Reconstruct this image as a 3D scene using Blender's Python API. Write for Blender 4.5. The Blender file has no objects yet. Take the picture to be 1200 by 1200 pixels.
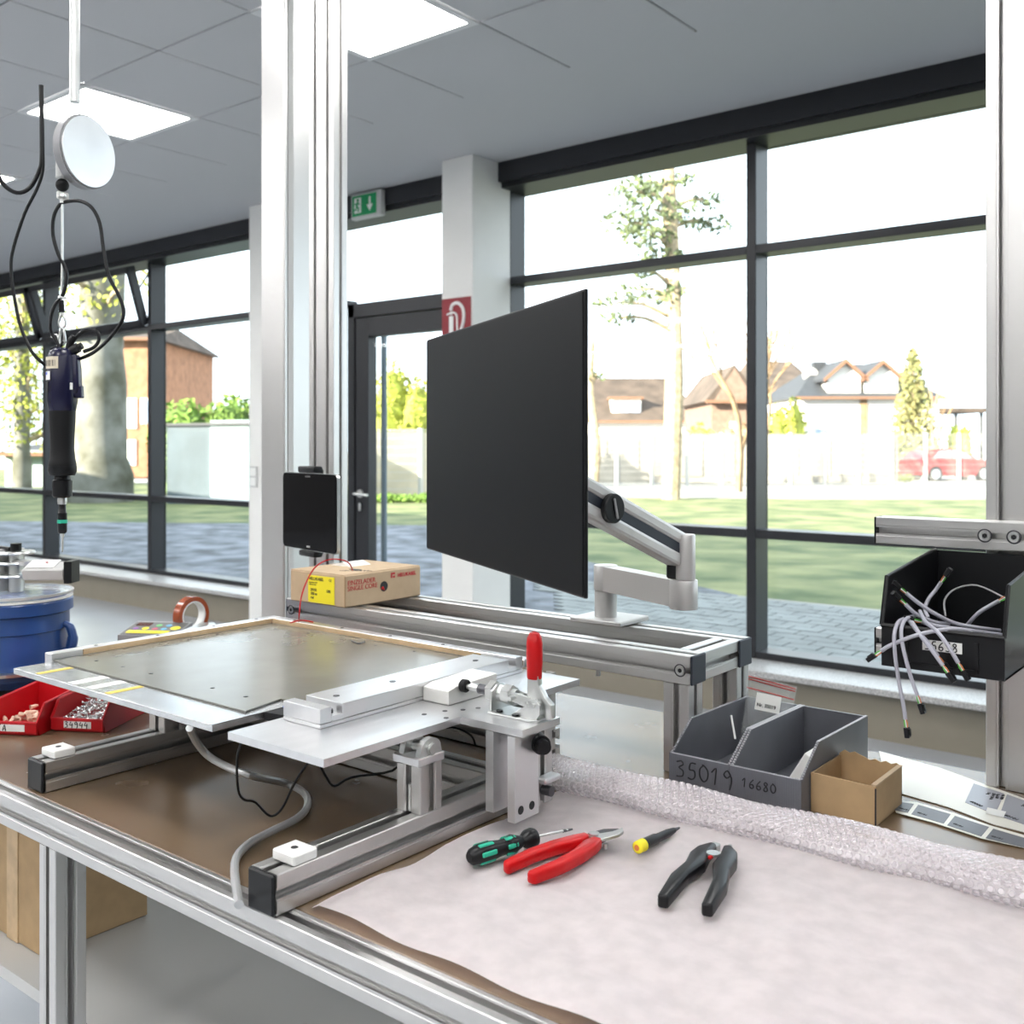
import bpy, bmesh, math, random
from mathutils import Vector, Matrix, Euler
R = random.Random(7)
PI = math.pi
SC = bpy.context.scene
COL = SC.collection

# ------------------------------------------------------------------ camera
FPX = 1191.0
EYE = 1.36
YAW = math.pi/2 - math.atan(1493/1191.0)
CA, SA = math.cos(YAW), math.sin(YAW)
cam_d = bpy.data.cameras.new('camera')
cam = bpy.data.objects.new('camera', cam_d); COL.objects.link(cam)
cam.location = (0, 0, EYE)
cam.rotation_euler = (PI/2, 0, YAW)
cam_d.sensor_width = 36; cam_d.lens = 36*FPX/1200
cam_d.shift_y = -78/1200
cam_d.clip_start = .05; cam_d.clip_end = 400
cam_d.dof.use_dof = True; cam_d.dof.focus_distance = 1.45; cam_d.dof.aperture_fstop = 8
SC.camera = cam
# ------------------------------------------------------------------ sky, sun, exposure
world = bpy.data.worlds.new('sky'); SC.world = world
world.use_nodes = True
wn = world.node_tree.nodes; wl = world.node_tree.links
bg = wn['Background']
bg.inputs['Color'].default_value = (.80, .90, 1.0, 1); bg.inputs['Strength'].default_value = 3.2
sun_d = bpy.data.lights.new('sun', 'SUN'); sun_d.energy = 28; sun_d.angle = .01; sun_d.color = (1, .90, .74)
sun = bpy.data.objects.new('sun', sun_d); COL.objects.link(sun)
sd = Vector((.35, 1, -.36)).normalized()
sun.rotation_euler = sd.to_track_quat('-Z', 'Y').to_euler()
sun.location = (-5, -20, 12)
SC.view_settings.view_transform = 'Standard'; SC.view_settings.look = 'None'
SC.view_settings.gamma = 1; SC.view_settings.use_curve_mapping = False
SC.view_settings.exposure = 0.10
SC.cycles.use_denoising = True
SC.cycles.max_bounces = 8; SC.cycles.transparent_max_bounces = 16
SC.cycles.sample_clamp_indirect = 6
SC.cycles.caustics_reflective = False; SC.cycles.caustics_refractive = False
PANEL_E = 16.0        # radiance of the ceiling light panels

FZ = .10              # floor
TZ = .85              # bench top
CZ = 2.97             # ceiling

def ray(u, v):
    r = (u-600)/FPX
    return Vector((-SA+CA*r, CA+SA*r, (522-v)/FPX))
def atd(u, v, d):
    return ray(u, v)*d + Vector((0, 0, EYE))
def aty(u, v, y):
    q = ray(u, v); return q*(y/q.y) + Vector((0, 0, EYE))
def atz(u, v, z):
    q = ray(u, v); return q*((z-EYE)/q.z) + Vector((0, 0, EYE))

# ------------------------------------------------------------------ materials
def mat(name, col, rough=.5, metal=0., var=0., vscale=8., bump=0., bscale=60., spec=.5, alpha=1., trans=0., emit=0., stretch=None, col2=None, coat=0., sss=0., rvar=0.):
    m = bpy.data.materials.new(name); m.use_nodes = True
    nt = m.node_tree; n = nt.nodes; l = nt.links
    b = n['Principled BSDF']
    b.inputs['Base Color'].default_value = (*col, 1)
    b.inputs['Roughness'].default_value = rough
    b.inputs['Metallic'].default_value = metal
    b.inputs['Specular IOR Level'].default_value = spec
    b.inputs['Alpha'].default_value = alpha
    b.inputs['Transmission Weight'].default_value = trans
    b.inputs['Coat Weight'].default_value = coat
    if emit:
        b.inputs['Emission Color'].default_value = (*col, 1); b.inputs['Emission Strength'].default_value = emit
    tc = mp = None
    if var or bump or col2 or rvar:
        tc = n.new('ShaderNodeTexCoord'); mp = n.new('ShaderNodeMapping')
        l.new(tc.outputs['Object'], mp.inputs['Vector'])
        if stretch: mp.inputs['Scale'].default_value = stretch
    if var or col2:
        tx = n.new('ShaderNodeTexNoise'); tx.inputs['Scale'].default_value = vscale; tx.inputs['Detail'].default_value = 5
        l.new(mp.outputs['Vector'], tx.inputs['Vector'])
        cr = n.new('ShaderNodeValToRGB'); l.new(tx.outputs['Fac'], cr.inputs['Fac'])
        c1 = tuple(max(0, c*(1-var)) for c in col); c2 = col2 or tuple(min(1, c*(1+var)) for c in col)
        cr.color_ramp.elements[0].position = .35; cr.color_ramp.elements[1].position = .65
        cr.color_ramp.elements[0].color = (*c1, 1); cr.color_ramp.elements[1].color = (*c2, 1)
        l.new(cr.outputs['Color'], b.inputs['Base Color'])
    if rvar:
        tx = n.new('ShaderNodeTexNoise'); tx.inputs['Scale'].default_value = vscale*1.7; tx.inputs['Detail'].default_value = 4
        l.new(mp.outputs['Vector'], tx.inputs['Vector'])
        mr = n.new('ShaderNodeMapRange'); l.new(tx.outputs['Fac'], mr.inputs['Value'])
        mr.inputs['To Min'].default_value = rough-rvar; mr.inputs['To Max'].default_value = rough+rvar
        l.new(mr.outputs['Result'], b.inputs['Roughness'])
    if bump:
        tb = n.new('ShaderNodeTexNoise'); tb.inputs['Scale'].default_value = bscale; tb.inputs['Detail'].default_value = 6
        l.new(mp.outputs['Vector'], tb.inputs['Vector'])
        bp = n.new('ShaderNodeBump'); bp.inputs['Strength'].default_value = bump; bp.inputs['Distance'].default_value = .002
        l.new(tb.outputs['Fac'], bp.inputs['Height']); l.new(bp.outputs['Normal'], b.inputs['Normal'])
    return m
def glass_mat(name, tint=(1, 1, 1), gl=.06):
    m = bpy.data.materials.new(name); m.use_nodes = True
    n = m.node_tree.nodes; l = m.node_tree.links; n.clear()
    o = n.new('ShaderNodeOutputMaterial'); mx = n.new('ShaderNodeMixShader'); t = n.new('ShaderNodeBsdfTransparent'); g = n.new('ShaderNodeBsdfGlossy')
    t.inputs['Color'].default_value = (*tint, 1); g.inputs['Roughness'].default_value = .03
    mx.inputs[0].default_value = gl
    l.new(t.outputs[0], mx.inputs[1]); l.new(g.outputs[0], mx.inputs[2]); l.new(mx.outputs[0], o.inputs[0])
    return m
def film_mat(name, col, body, rough=.25):
    m = bpy.data.materials.new(name); m.use_nodes = True
    n = m.node_tree.nodes; l = m.node_tree.links
    b = n['Principled BSDF']; b.inputs['Base Color'].default_value = (*col, 1); b.inputs['Roughness'].default_value = rough
    b.inputs['Alpha'].default_value = body; b.inputs['Specular IOR Level'].default_value = .8
    return m
M = {}
M['alu'] = mat('anodised aluminium', (.64, .63, .62), .34, .9, var=.03, vscale=3, bump=.04, bscale=300, stretch=(.05, 1, 1))
M['alu_dark'] = mat('aluminium slot', (.16, .16, .16), .5, .6)
M['milled'] = mat('milled aluminium', (.84, .84, .85), .30, .88, var=.03, vscale=14, bump=.025, bscale=260, stretch=(3, .5, 1), rvar=.04)
M['plate'] = mat('worn aluminium plate', (.78, .79, .80), .22, .92, var=.08, vscale=18, bump=.03, bscale=200, stretch=(1, 4, 1), rvar=.07)
M['steel'] = mat('zinc plated steel', (.66, .67, .66), .33, 1.0, var=.05, vscale=30)
M['darksteel'] = mat('dark steel', (.10, .10, .11), .35, .8)
M['sheet'] = mat('grey green laminate', (.20, .195, .165), .22, .0, var=.05, vscale=12, spec=1.0, rvar=.04)
M['tan'] = mat('tan edge tape', (.55, .40, .24), .6, var=.12, vscale=30)
M['pom'] = mat('white acetal plastic', (.86, .85, .82), .4)
M['black'] = mat('black plastic', (.0065, .0068, .008), .34, spec=.3)
M['black_soft'] = mat('black rubber', (.006, .006, .007), .5, spec=.25)
M['navy'] = mat('navy plastic', (.008, .008, .032), .25, spec=.45)
M['capblue'] = mat('blue black cap', (.022, .028, .042), .5)
M['red'] = mat('red grip', (.50, .005, .007), .34, spec=.3)
M['redbin'] = mat('red plastic', (.50, .008, .014), .36, var=.05, spec=.35)
M['screen'] = mat('matt black screen', (.005, .0053, .0065), .45, spec=.12)
M['tabscreen'] = mat('glossy tablet glass', (.003, .003, .004), .10, spec=.12)
M['bezel'] = mat('monitor casing', (.02, .02, .024), .4)
M['armsilver'] = mat('silver painted arm', (.60, .59, .58), .38, .35)
M['card'] = mat('cardboard', (.52, .385, .25), .85, var=.05, vscale=30, bump=.1, bscale=80)
M['card2'] = mat('brown cardboard', (.44, .30, .16), .85, var=.06, vscale=30, bump=.1, bscale=80)
M['cardin'] = mat('cardboard inside', (.40, .27, .15), .9, var=.06)
M['yellow'] = mat('yellow sticker', (.88, .74, .02), .5)
M['yellow2'] = mat('yellow tape', (.80, .60, .10), .5)
M['ink'] = mat('black ink', (.012, .012, .014), .6)
M['redink'] = mat('red ink', (.48, .02, .03), .6)
M['paper'] = mat('white paper', (.82, .82, .80), .6)
M['wallwhite'] = mat('white wall paint', (.80, .79, .76), .85, var=.01, bump=.05, bscale=40)
M['hallwall'] = mat('hall wall paint', (.27, .26, .245), .9)
M['taupe'] = mat('taupe wall paint', (.27, .24, .19), .85, var=.03, bump=.05)
M['ceilw'] = mat('ceiling board', (.52, .52, .53), .9, bump=.15, bscale=120)
M['floor'] = mat('grey floor coating', (.42, .44, .47), .24, var=.04, vscale=2, spec=.8, rvar=.04)
M['frame'] = mat('anthracite window frame', (.017, .018, .022), .36, .0, spec=.45)
M['granite'] = mat('grey granite', (.45, .44, .43), .35, var=.35, vscale=160, spec=.5)
M['bench'] = mat('brown bench laminate', (.17, .115, .07), .26, var=.06, vscale=6, spec=.6, bump=.03, bscale=400, rvar=.04)
M['foam'] = mat('pink white foam', (.95, .885, .90), .7, var=.05, vscale=35, bump=.5, bscale=45, spec=.3)
M['bubble'] = film_mat('bubble film', (.90, .85, .88), .30, .14)
M['bubblebase'] = film_mat('bubble film base', (.90, .84, .87), .45, .3)
M['bagfilm'] = film_mat('clear bag film', (.85, .88, .9), .22, .12)
M['clear'] = film_mat('clear plastic lid', (.75, .82, .95), .30, .10)
M['greybin'] = mat('grey corrugated plastic', (.13, .135, .155), .42, var=.05, vscale=20)
M['greybinedge'] = mat('grey corrugated plastic edge', (.42, .42, .45), .5)
M['blue'] = mat('blue paint', (.022, .075, .27), .33, var=.18, vscale=9, spec=.5, coat=.3)
M['green'] = mat('green sign', (.01, .30, .10), .4, emit=.0)
M['signred'] = mat('red sign', (.25, .008, .018), .4)
M['grey'] = mat('grey plastic', (.30, .30, .31), .4)
M['lightgrey'] = mat('light grey plastic', (.55, .55, .54), .4)
M['cablegrey'] = mat('grey cable jacket', (.40, .40, .46), .45)
M['wgreen'] = mat('green wire', (.10, .55, .06), .4)
M['worange'] = mat('orange wire', (.65, .20, .05), .4)
M['tape'] = mat('brown adhesive tape', (.33, .07, .025), .16, spec=.6)
M['teal'] = mat('teal grip', (.02, .42, .27), .4)
M['screws'] = mat('bright screws', (.7, .7, .7), .25, 1.0)
M['hose'] = mat('silver hose', (.62, .63, .64), .28, .5)
M['glass'] = glass_mat('window glass', (.97, .99, .98), .03)
M['panel'] = mat('light panel', (1, .99, .97), .5, emit=PANEL_E)
M['lampedge'] = mat('lamp rim', (.7, .7, .7), .5)
# outside
M['grass'] = mat('lawn', (.07, .115, .03), .9, var=.35, vscale=1.2, col2=(.19, .20, .085), bump=.5, bscale=14)
M['gravel'] = mat('dark gravel', (.05, .06, .075), .8, var=.4, vscale=2.5, col2=(.17, .185, .22), bump=.5, bscale=20)
M['path'] = mat('pale gravel path', (.27, .26, .235), .9, var=.1, vscale=1)
M['paver'] = mat('grey paver', (.15, .165, .165), .7, var=.2, vscale=2)
M['street'] = mat('street', (.33, .32, .30), .9, var=.05)
M['fence'] = mat('white fence', (.50, .49, .46), .7)
M['gardenwall'] = mat('pale garden wall', (.23, .215, .19), .9, var=.16, vscale=.5)
M['housewhite'] = mat('white render', (.80, .78, .74), .9)
M['housebrick'] = mat('brown brick', (.20, .13, .10), .9, var=.15, vscale=6)
M['houseorange'] = mat('orange brick', (.30, .15, .085), .9, var=.2, vscale=3)
M['roofbrown'] = mat('brown roof tiles', (.075, .055, .043), .9, var=.3, vscale=1.2)
M['roofdark'] = mat('slate roof tiles', (.035, .038, .045), .7, var=.15, vscale=3)
M['roofedge'] = mat('brown roof timber', (.20, .10, .06), .8)
M['winglass'] = mat('house window glass', (.35, .45, .6), .15, spec=.8)
M['bark'] = mat('pale bark', (.34, .27, .18), .9, var=.3, vscale=8)
M['barkgrey'] = mat('mossy grey bark', (.10, .10, .07), .9, var=.25, vscale=1.5, col2=(.21, .21, .19))
M['needle'] = mat('pine needles', (.10, .13, .06), .9, var=.4, vscale=3)
M['leafyellow'] = mat('yellow green leaves', (.30, .33, .05), .9, var=.4, vscale=2)
M['leafgreen'] = mat('green leaves', (.13, .22, .04), .9, var=.4, vscale=2)
M['leafbrown'] = mat('brown twigs', (.28, .19, .11), .9, var=.3, vscale=3)
M['conifer'] = mat('conifer needles', (.16, .20, .07), .9, var=.35, vscale=2, col2=(.32, .28, .12))
M['carred'] = mat('red car paint', (.26, .006, .010), .3, coat=.5)
M['corr'] = mat('corrugated sheet', (.13, .17, .20), .5, .0, var=.15, vscale=1)  # also gives the garden shed's left half its painted-in shade
M['corr_lit_pale'] = mat('pale sunlit corrugated sheet', (.42, .52, .53), .5)  # paler copy: sunlight on the shed's right half put into the colour

# ------------------------------------------------------------------ mesh helpers
class MB:
    def __init__(s): s.bm = bmesh.new()
    def box(s, a, b, bev=0., rot=None, seg=1):
        a = Vector(a); b = Vector(b)
        lo = Vector((min(a.x, b.x), min(a.y, b.y), min(a.z, b.z))); hi = Vector((max(a.x, b.x), max(a.y, b.y), max(a.z, b.z)))
        c = (lo+hi)/2; d = hi-lo
        t = bmesh.new(); bmesh.ops.create_cube(t, size=1)
        bmesh.ops.scale(t, vec=d, verts=t.verts)
        if bev: bmesh.ops.bevel(t, geom=list(t.edges), offset=min(bev, min(d)*.45), segments=seg, affect='EDGES', profile=.5)
        if rot is not None: bmesh.ops.rotate(t, cent=(0, 0, 0), matrix=rot, verts=t.verts)
        bmesh.ops.translate(t, vec=c, verts=t.verts)
        s.add(t); return s
    def add(s, t, mx=None):
        if mx is not None: bmesh.ops.transform(t, matrix=mx, verts=t.verts)
        me = bpy.data.meshes.new('tmp'); t.to_mesh(me); t.free(); s.bm.from_mesh(me); bpy.data.meshes.remove(me); return s
    def cyl(s, p0, p1, r, r2=None, seg=20, cap=True):
        p0 = Vector(p0); p1 = Vector(p1); d = p1-p0
        t = bmesh.new()
        bmesh.ops.create_cone(t, cap_ends=cap, segments=seg, radius1=r, radius2=r if r2 is None else r2, depth=d.length)
        q = d.to_track_quat('Z', 'Y').to_matrix().to_4x4()
        s.add(t, Matrix.Translation((p0+p1)/2) @ q); return s
    def sphere(s, c, r, sc=(1, 1, 1), seg=16):
        t = bmesh.new(); bmesh.ops.create_uvsphere(t, u_segments=seg, v_segments=seg//2+2, radius=r)
        bmesh.ops.scale(t, vec=sc, verts=t.verts); s.add(t, Matrix.Translation(c)); return s
    def tube(s, pts, r, seg=8, smooth=4, radii=None):
        pts = [Vector(p) for p in pts]
        if smooth and len(pts) > 2:
            q = []
            for i in range(len(pts)-1):
                p0 = pts[max(i-1, 0)]; p1 = pts[i]; p2 = pts[i+1]; p3 = pts[min(i+2, len(pts)-1)]
                for k in range(smooth):
                    t = k/smooth
                    q.append(.5*((2*p1)+(-p0+p2)*t+(2*p0-5*p1+4*p2-p3)*t*t+(-p0+3*p1-3*p2+p3)*t**3))
            q.append(pts[-1])
            if radii: radii = [radii[min(int(i/smooth), len(radii)-1)] for i in range(len(q))]
            pts = q
        bm = s.bm; rings = []; up = None
        for i, p in enumerate(pts):
            d = (pts[min(i+1, len(pts)-1)]-pts[max(i-1, 0)])
            if d.length < 1e-9: d = Vector((0, 0, 1))
            d.normalize()
            if up is None:
                up = Vector((0, 0, 1)) if abs(d.z) < .9 else Vector((1, 0, 0))
            x = d.cross(up)
            if x.length < 1e-4: x = d.cross(Vector((.3, 1, .2)))
            x.normalize(); up = x.cross(d).normalized()
            rr = radii[i] if radii else r
            rings.append([bm.verts.new(p+x*math.cos(a)*rr+up*math.sin(a)*rr) for a in [2*PI*k/seg for k in range(seg)]])
        for a, b in zip(rings, rings[1:]):
            for k in range(seg): bm.faces.new((a[k], a[(k+1) % seg], b[(k+1) % seg], b[k]))
        bm.faces.new(rings[0][::-1]); bm.faces.new(rings[-1])
        return s
    def lathe(s, prof, c=(0, 0, 0), seg=32, axis=None, squash=(1, 1)):
        bm = bmesh.new(); rings = []
        for r, z in prof:
            if r < 1e-6: rings.append([bm.verts.new((0, 0, z))])
            else: rings.append([bm.verts.new((r*math.cos(2*PI*k/seg)*squash[0], r*math.sin(2*PI*k/seg)*squash[1], z)) for k in range(seg)])
        for a, b in zip(rings, rings[1:]):
            for k in range(seg):
                k2 = (k+1) % seg
                f = [a[k % len(a)], a[k2 % len(a)], b[k2 % len(b)], b[k % len(b)]]
                u = []
                for v in f:
                    if v not in u: u.append(v)
                if len(u) > 2: bm.faces.new(u)
        mx = Matrix.Translation(c)
        if axis is not None: mx = mx @ Vector(axis).to_track_quat('Z', 'Y').to_matrix().to_4x4()
        s.add(bm, mx); return s
    def prism(s, poly, ext, fn, bev=0.):
        """poly: 2-D outline, ext: (lo, hi) along the third axis, fn(a, b, w) -> 3-D point"""
        bm = bmesh.new()
        A = [bm.verts.new(fn(a, b, ext[0])) for a, b in poly]; B = [bm.verts.new(fn(a, b, ext[1])) for a, b in poly]
        bm.faces.new(A[::-1]); bm.faces.new(B)
        n = len(poly)
        for i in range(n): bm.faces.new((A[i], A[(i+1) % n], B[(i+1) % n], B[i]))
        bmesh.ops.recalc_face_normals(bm, faces=bm.faces)
        if bev: bmesh.ops.bevel(bm, geom=list(bm.edges), offset=bev, segments=2, affect='EDGES', profile=.5)
        s.add(bm); return s
    def quad(s, *p):
        s.bm.faces.new([s.bm.verts.new(q) for q in p]); return s
XY = lambda a, b, w: Vector((a, b, w))
YZ = lambda a, b, w: Vector((w, a, b))
XZ = lambda a, b, w: Vector((a, w, b))

ROOTM = {}
def obj(name, mb, m, parent=None, local=False, smooth=None, kind=None, label=None):
    bm = mb.bm if isinstance(mb, MB) else mb
    bmesh.ops.recalc_face_normals(bm, faces=bm.faces)
    me = bpy.data.meshes.new(name); bm.to_mesh(me); bm.free()
    me.materials.append(M[m] if isinstance(m, str) else m)
    return link_mesh(name, me, parent, local, smooth, kind, label)
def link_mesh(name, me, parent=None, local=False, smooth=None, kind=None, label=None):
    o = bpy.data.objects.new(name, me); COL.objects.link(o)
    if parent:
        o.parent = parent
        mx = ROOTM.get(parent.name)
        ROOTM[o.name] = mx if mx else Matrix()
        if mx and not local: me.transform(mx.inverted())
    if smooth:
        me.polygons.foreach_set('use_smooth', [True]*len(me.polygons))
        try: me.set_sharp_from_angle(angle=smooth if smooth is not True else .6)
        except Exception: pass
    if kind: o['kind'] = kind
    if label: o['label'] = label
    return o
def thing(name, label, cat, loc=(0, 0, 0), rz=0, group=None, kind=None):
    o = bpy.data.objects.new(name, None); COL.objects.link(o); o.empty_display_size = .05
    o.location = loc; o.rotation_euler = (0, 0, rz)
    ROOTM[o.name] = Matrix.Translation(loc) @ Matrix.Rotation(rz, 4, 'Z')
    tag(o, label, cat, group, kind); return o
def tag(o, label, cat, group=None, kind=None):
    o['label'] = label; o['category'] = cat
    if group: o['group'] = group
    if kind: o['kind'] = kind
    return o
def struct(name, mb, m, label=None, cat=None, parent=None):
    o = obj(name, mb, m, parent)
    o['kind'] = 'structure'
    if label: o['label'] = label; o['category'] = cat or name
    return o
def dup(root, loc, rz=None, label=None):
    r = root.copy(); COL.objects.link(r); r.location = loc
    if rz is not None: r.rotation_euler = (0, 0, rz)
    if label: r['label'] = label
    for ch in list(root.children):
        c = ch.copy(); COL.objects.link(c); c.parent = r
        for g in list(ch.children):
            d = g.copy(); COL.objects.link(d); d.parent = c
    return r

def slot_outline(w, h, mod=.045):
    """closed outline of a slotted profile, centred"""
    pts = []
    def side(L, fn):
        n = max(1, round(L/mod)); step = L/n
        out = [(.0012, 0)]
        for i in range(n):
            c = (i+.5)*step
            out += [(c-.0085, 0), (c-.0080, .0006), (c-.0046, .0006), (c-.0046, .0035), (c-.0095, .0035), (c-.0095, .0135), (c+.0095, .0135), (c+.0095, .0035), (c+.0046, .0035), (c+.0046, .0006), (c+.0080, .0006), (c+.0085, 0)]
        out += [(L-.0012, 0)]
        return [fn(a, b) for a, b in out]
    pts += side(w, lambda a, b: (-w/2+a, -h/2+b))
    pts += side(h, lambda a, b: (w/2-b, -h/2+a))
    pts += side(w, lambda a, b: (w/2-a, h/2-b))
    pts += side(h, lambda a, b: (-w/2+b, h/2-a))
    return pts
def profile(a, b, axis, mb=None, mod=.045):
    """slotted aluminium profile filling the box a-b, running along axis"""
    mb = mb or MB()
    lo = [min(a[i], b[i]) for i in range(3)]; hi = [max(a[i], b[i]) for i in range(3)]
    o = [i for i in range(3) if i != axis]
    w = hi[o[0]]-lo[o[0]]; h = hi[o[1]]-lo[o[1]]
    cx = (hi[o[0]]+lo[o[0]])/2; cy = (hi[o[1]]+lo[o[1]])/2
    def fn(p, q, t):
        v = [0, 0, 0]; v[o[0]] = cx+p; v[o[1]] = cy+q; v[axis] = t; return Vector(v)
    mb.prism(slot_outline(w, h, mod), (lo[axis], hi[axis]), fn)
    return mb

def text(s, size, m, mx, parent, name='lettering', align='LEFT', ext=.0002, sp=1.0, bold=0.):
    cu = bpy.data.curves.new('t', 'FONT'); cu.body = s; cu.size = size; cu.extrude = ext; cu.align_x = align; cu.resolution_u = 3; cu.space_line = sp; cu.offset = bold
    o = bpy.data.objects.new('t', cu); COL.objects.link(o)
    me = bpy.data.meshes.new_from_object(o)
    bpy.data.objects.remove(o); bpy.data.curves.remove(cu)
    me.transform(mx); me.materials.clear(); me.materials.append(M[m])
    return link_mesh(name, me, parent)
def frame_mx(o, x, up):
    """matrix whose X runs along x, Y along up, at o"""
    x = Vector(x).normalized(); up = Vector(up).normalized(); z = x.cross(up)
    return Matrix(((x.x, up.x, z.x, o[0]), (x.y, up.y, z.y, o[1]), (x.z, up.z, z.z, o[2]), (0, 0, 0, 1)))
HAND = {'0': [[(.3, 1), (.05, .75), (.05, .3), (.3, .02), (.55, .25), (.58, .7), (.35, .98), (.2, 1.02)]],
        '1': [[(.05, .7), (.35, 1), (.3, .4), (.25, 0)]],
        '3': [[(.05, .9), (.35, 1), (.5, .8), (.2, .58), (.5, .4), (.45, .08), (.05, .02)]],
        '4': [[(.3, 1), (.05, .45), (.6, .48)], [(.5, .75), (.42, -.05)]],
        '5': [[(.55, 1), (.2, .97), (.12, .58), (.45, .55), (.5, .2), (.3, 0), (.03, .06)]],
        '6': [[(.5, 1), (.15, .6), (.05, .2), (.3, 0), (.52, .2), (.4, .45), (.1, .35)]],
        '8': [[(.5, .85), (.25, 1), (.1, .78), (.45, .4), (.45, .1), (.2, 0), (.05, .2), (.35, .6), (.5, .85)]],
        '9': [[(.5, .75), (.3, 1), (.06, .75), (.25, .55), (.5, .72), (.55, .4), (.42, -.1)]],
        'A': [[(0, 0), (.3, 1), (.55, 0)], [(.1, .35), (.5, .35)]], 'E': [[(.5, 1), (.05, 1), (.05, 0), (.5, 0)], [(.05, .5), (.4, .5)]], ' ': []}
def handwrite(s, size, r, mx, parent, adv=.78, m='ink', name='handwriting'):
    mb = MB(); x = 0; rr = random.Random(len(s)*7+int(size*1e4))
    for c in s:
        for st in HAND[c]:
            j = rr.uniform(-.04, .04)
            mb.tube([mx @ Vector(((x+p[0]+j*p[1])*size, p[1]*size, r*.4)) for p in st], r, seg=5, smooth=3)
        x += adv if c != ' ' else .5
    return obj(name, mb, m, parent)

# ================================================================== SETTING
YF = 4.58     # inner face of the window frames
YG = 4.70     # glass
mb = MB().box((-14, -8, FZ-.2), (6, 4.9, FZ)); struct('floor', mb, 'floor', 'smooth light grey coated workshop floor', 'floor')
# ceiling: plasterboard edge by the windows, tiles further in
ceil = thing('ceiling', 'grey suspended ceiling of square tiles with flat edge strip by windows', 'ceiling', (0, 0, CZ), kind='structure')
obj('ceiling_board', MB().box((-14, 3.54, CZ), (6, 4.9, CZ+.5)), 'ceilw', ceil)
obj('ceiling_board', MB().box((-14, -8, CZ+.05), (6, 3.54, CZ+.5)), 'ceilw', ceil)
obj('ceiling_board', MB().box((-14, -8, CZ), (6, .54, CZ+.05)), 'ceilw', ceil)
TS = .60
tile = None; ti = 0
lamps = []
tx0 = -6.70-TS*9
for i in range(22):
    for j in range(5):
        x0 = tx0+i*TS; y0 = 3.535-(j+1)*TS
        if x0 > 1: continue
        if (i % 3 == 0) and (j in (1, 4)) :
            lamps.append((x0, y0)); continue
        if tile is None:
            tile = obj('ceiling_tile', MB().box((.004, .004, -.006), (TS-.004, TS-.004, .045), .003), 'ceilw', ceil, local=True)
            t = tile
        else:
            t = tile.copy(); COL.objects.link(t); t.parent = ceil
        t.location = (x0, y0, 0)
for i in range(9):
    for j in range(5): lamps.append((tx0+i*TS*3, -.86-j*TS*2.5))
lamp0 = None
ORD = ['first', 'second', 'third', 'fourth', 'fifth', 'sixth', 'seventh', 'eighth', 'ninth', 'tenth', 'eleventh', 'twelfth']
ly_ = sorted({round(y, 2) for x, y in lamps}, reverse=True); lx_s = sorted({round(x, 2) for x, y in lamps})
for k, (x0, y0) in enumerate(lamps):
    L = (x0, y0, CZ); LL = 'square white ceiling light panel, %s row from the windows, %s column from the left' % (ORD[ly_.index(round(y0, 2))], ORD[lx_s.index(round(x0, 2))])
    if lamp0 is None:
        lamp0 = thing('ceiling_light', LL, 'lamp', L, group='square ceiling light panels')
        obj('rim', MB().box((0, 0, -.012), (TS, .03, 0)).box((0, TS-.03, -.012), (TS, TS, 0)).box((0, 0, -.012), (.03, TS, 0)).box((TS-.03, 0, -.012), (TS, TS, 0)), 'lampedge', lamp0, local=True)
        obj('diffuser', MB().box((.03, .03, -.008), (TS-.03, TS-.03, -.001)), 'panel', lamp0, local=True)
    else: dup(lamp0, L, label=LL)
struct('wall_left', MB().box((-48, -8, FZ), (-14, 4.9, CZ+.5)), 'hallwall', 'greige end wall and further wing at the far left of the hall', 'wall')
struct('wall_right', MB().box((6, -8, FZ), (12, 4.9, CZ+.5)), 'hallwall', 'greige wall on the right end of the hall', 'wall')
struct('wall_back', MB().box((-14.2, -8.2, FZ), (6.2, -8, CZ+.5)), 'hallwall', 'greige back wall behind the viewer', 'wall')
struct('wall_front', MB().box((-14, 4.38, FZ), (-5.05, 4.75, .30)).box((-3.92, 4.38, FZ), (6, 4.75, .30)), 'taupe', 'low taupe parapet wall below the window sill', 'wall')
# granite sill
struct('trim_1', MB().box((-14, 4.32, .302), (-5.68, 4.60, .33), .004), 'granite', 'speckled grey granite window sill on the left behind the pot', 'sill')
struct('trim_2', MB().box((-3.66, 4.32, .302), (6, 4.60, .33), .004), 'granite', 'speckled grey granite window sill below the big right windows', 'sill')
# header and blind box
struct('trim_3', MB().box((-14, 4.50, 2.83), (6, 4.75, 2.86)).box((-14, 4.47, 2.86), (6, 4.75, CZ)), 'frame', 'dark blind box running along the top of the windows', 'trim')
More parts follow.
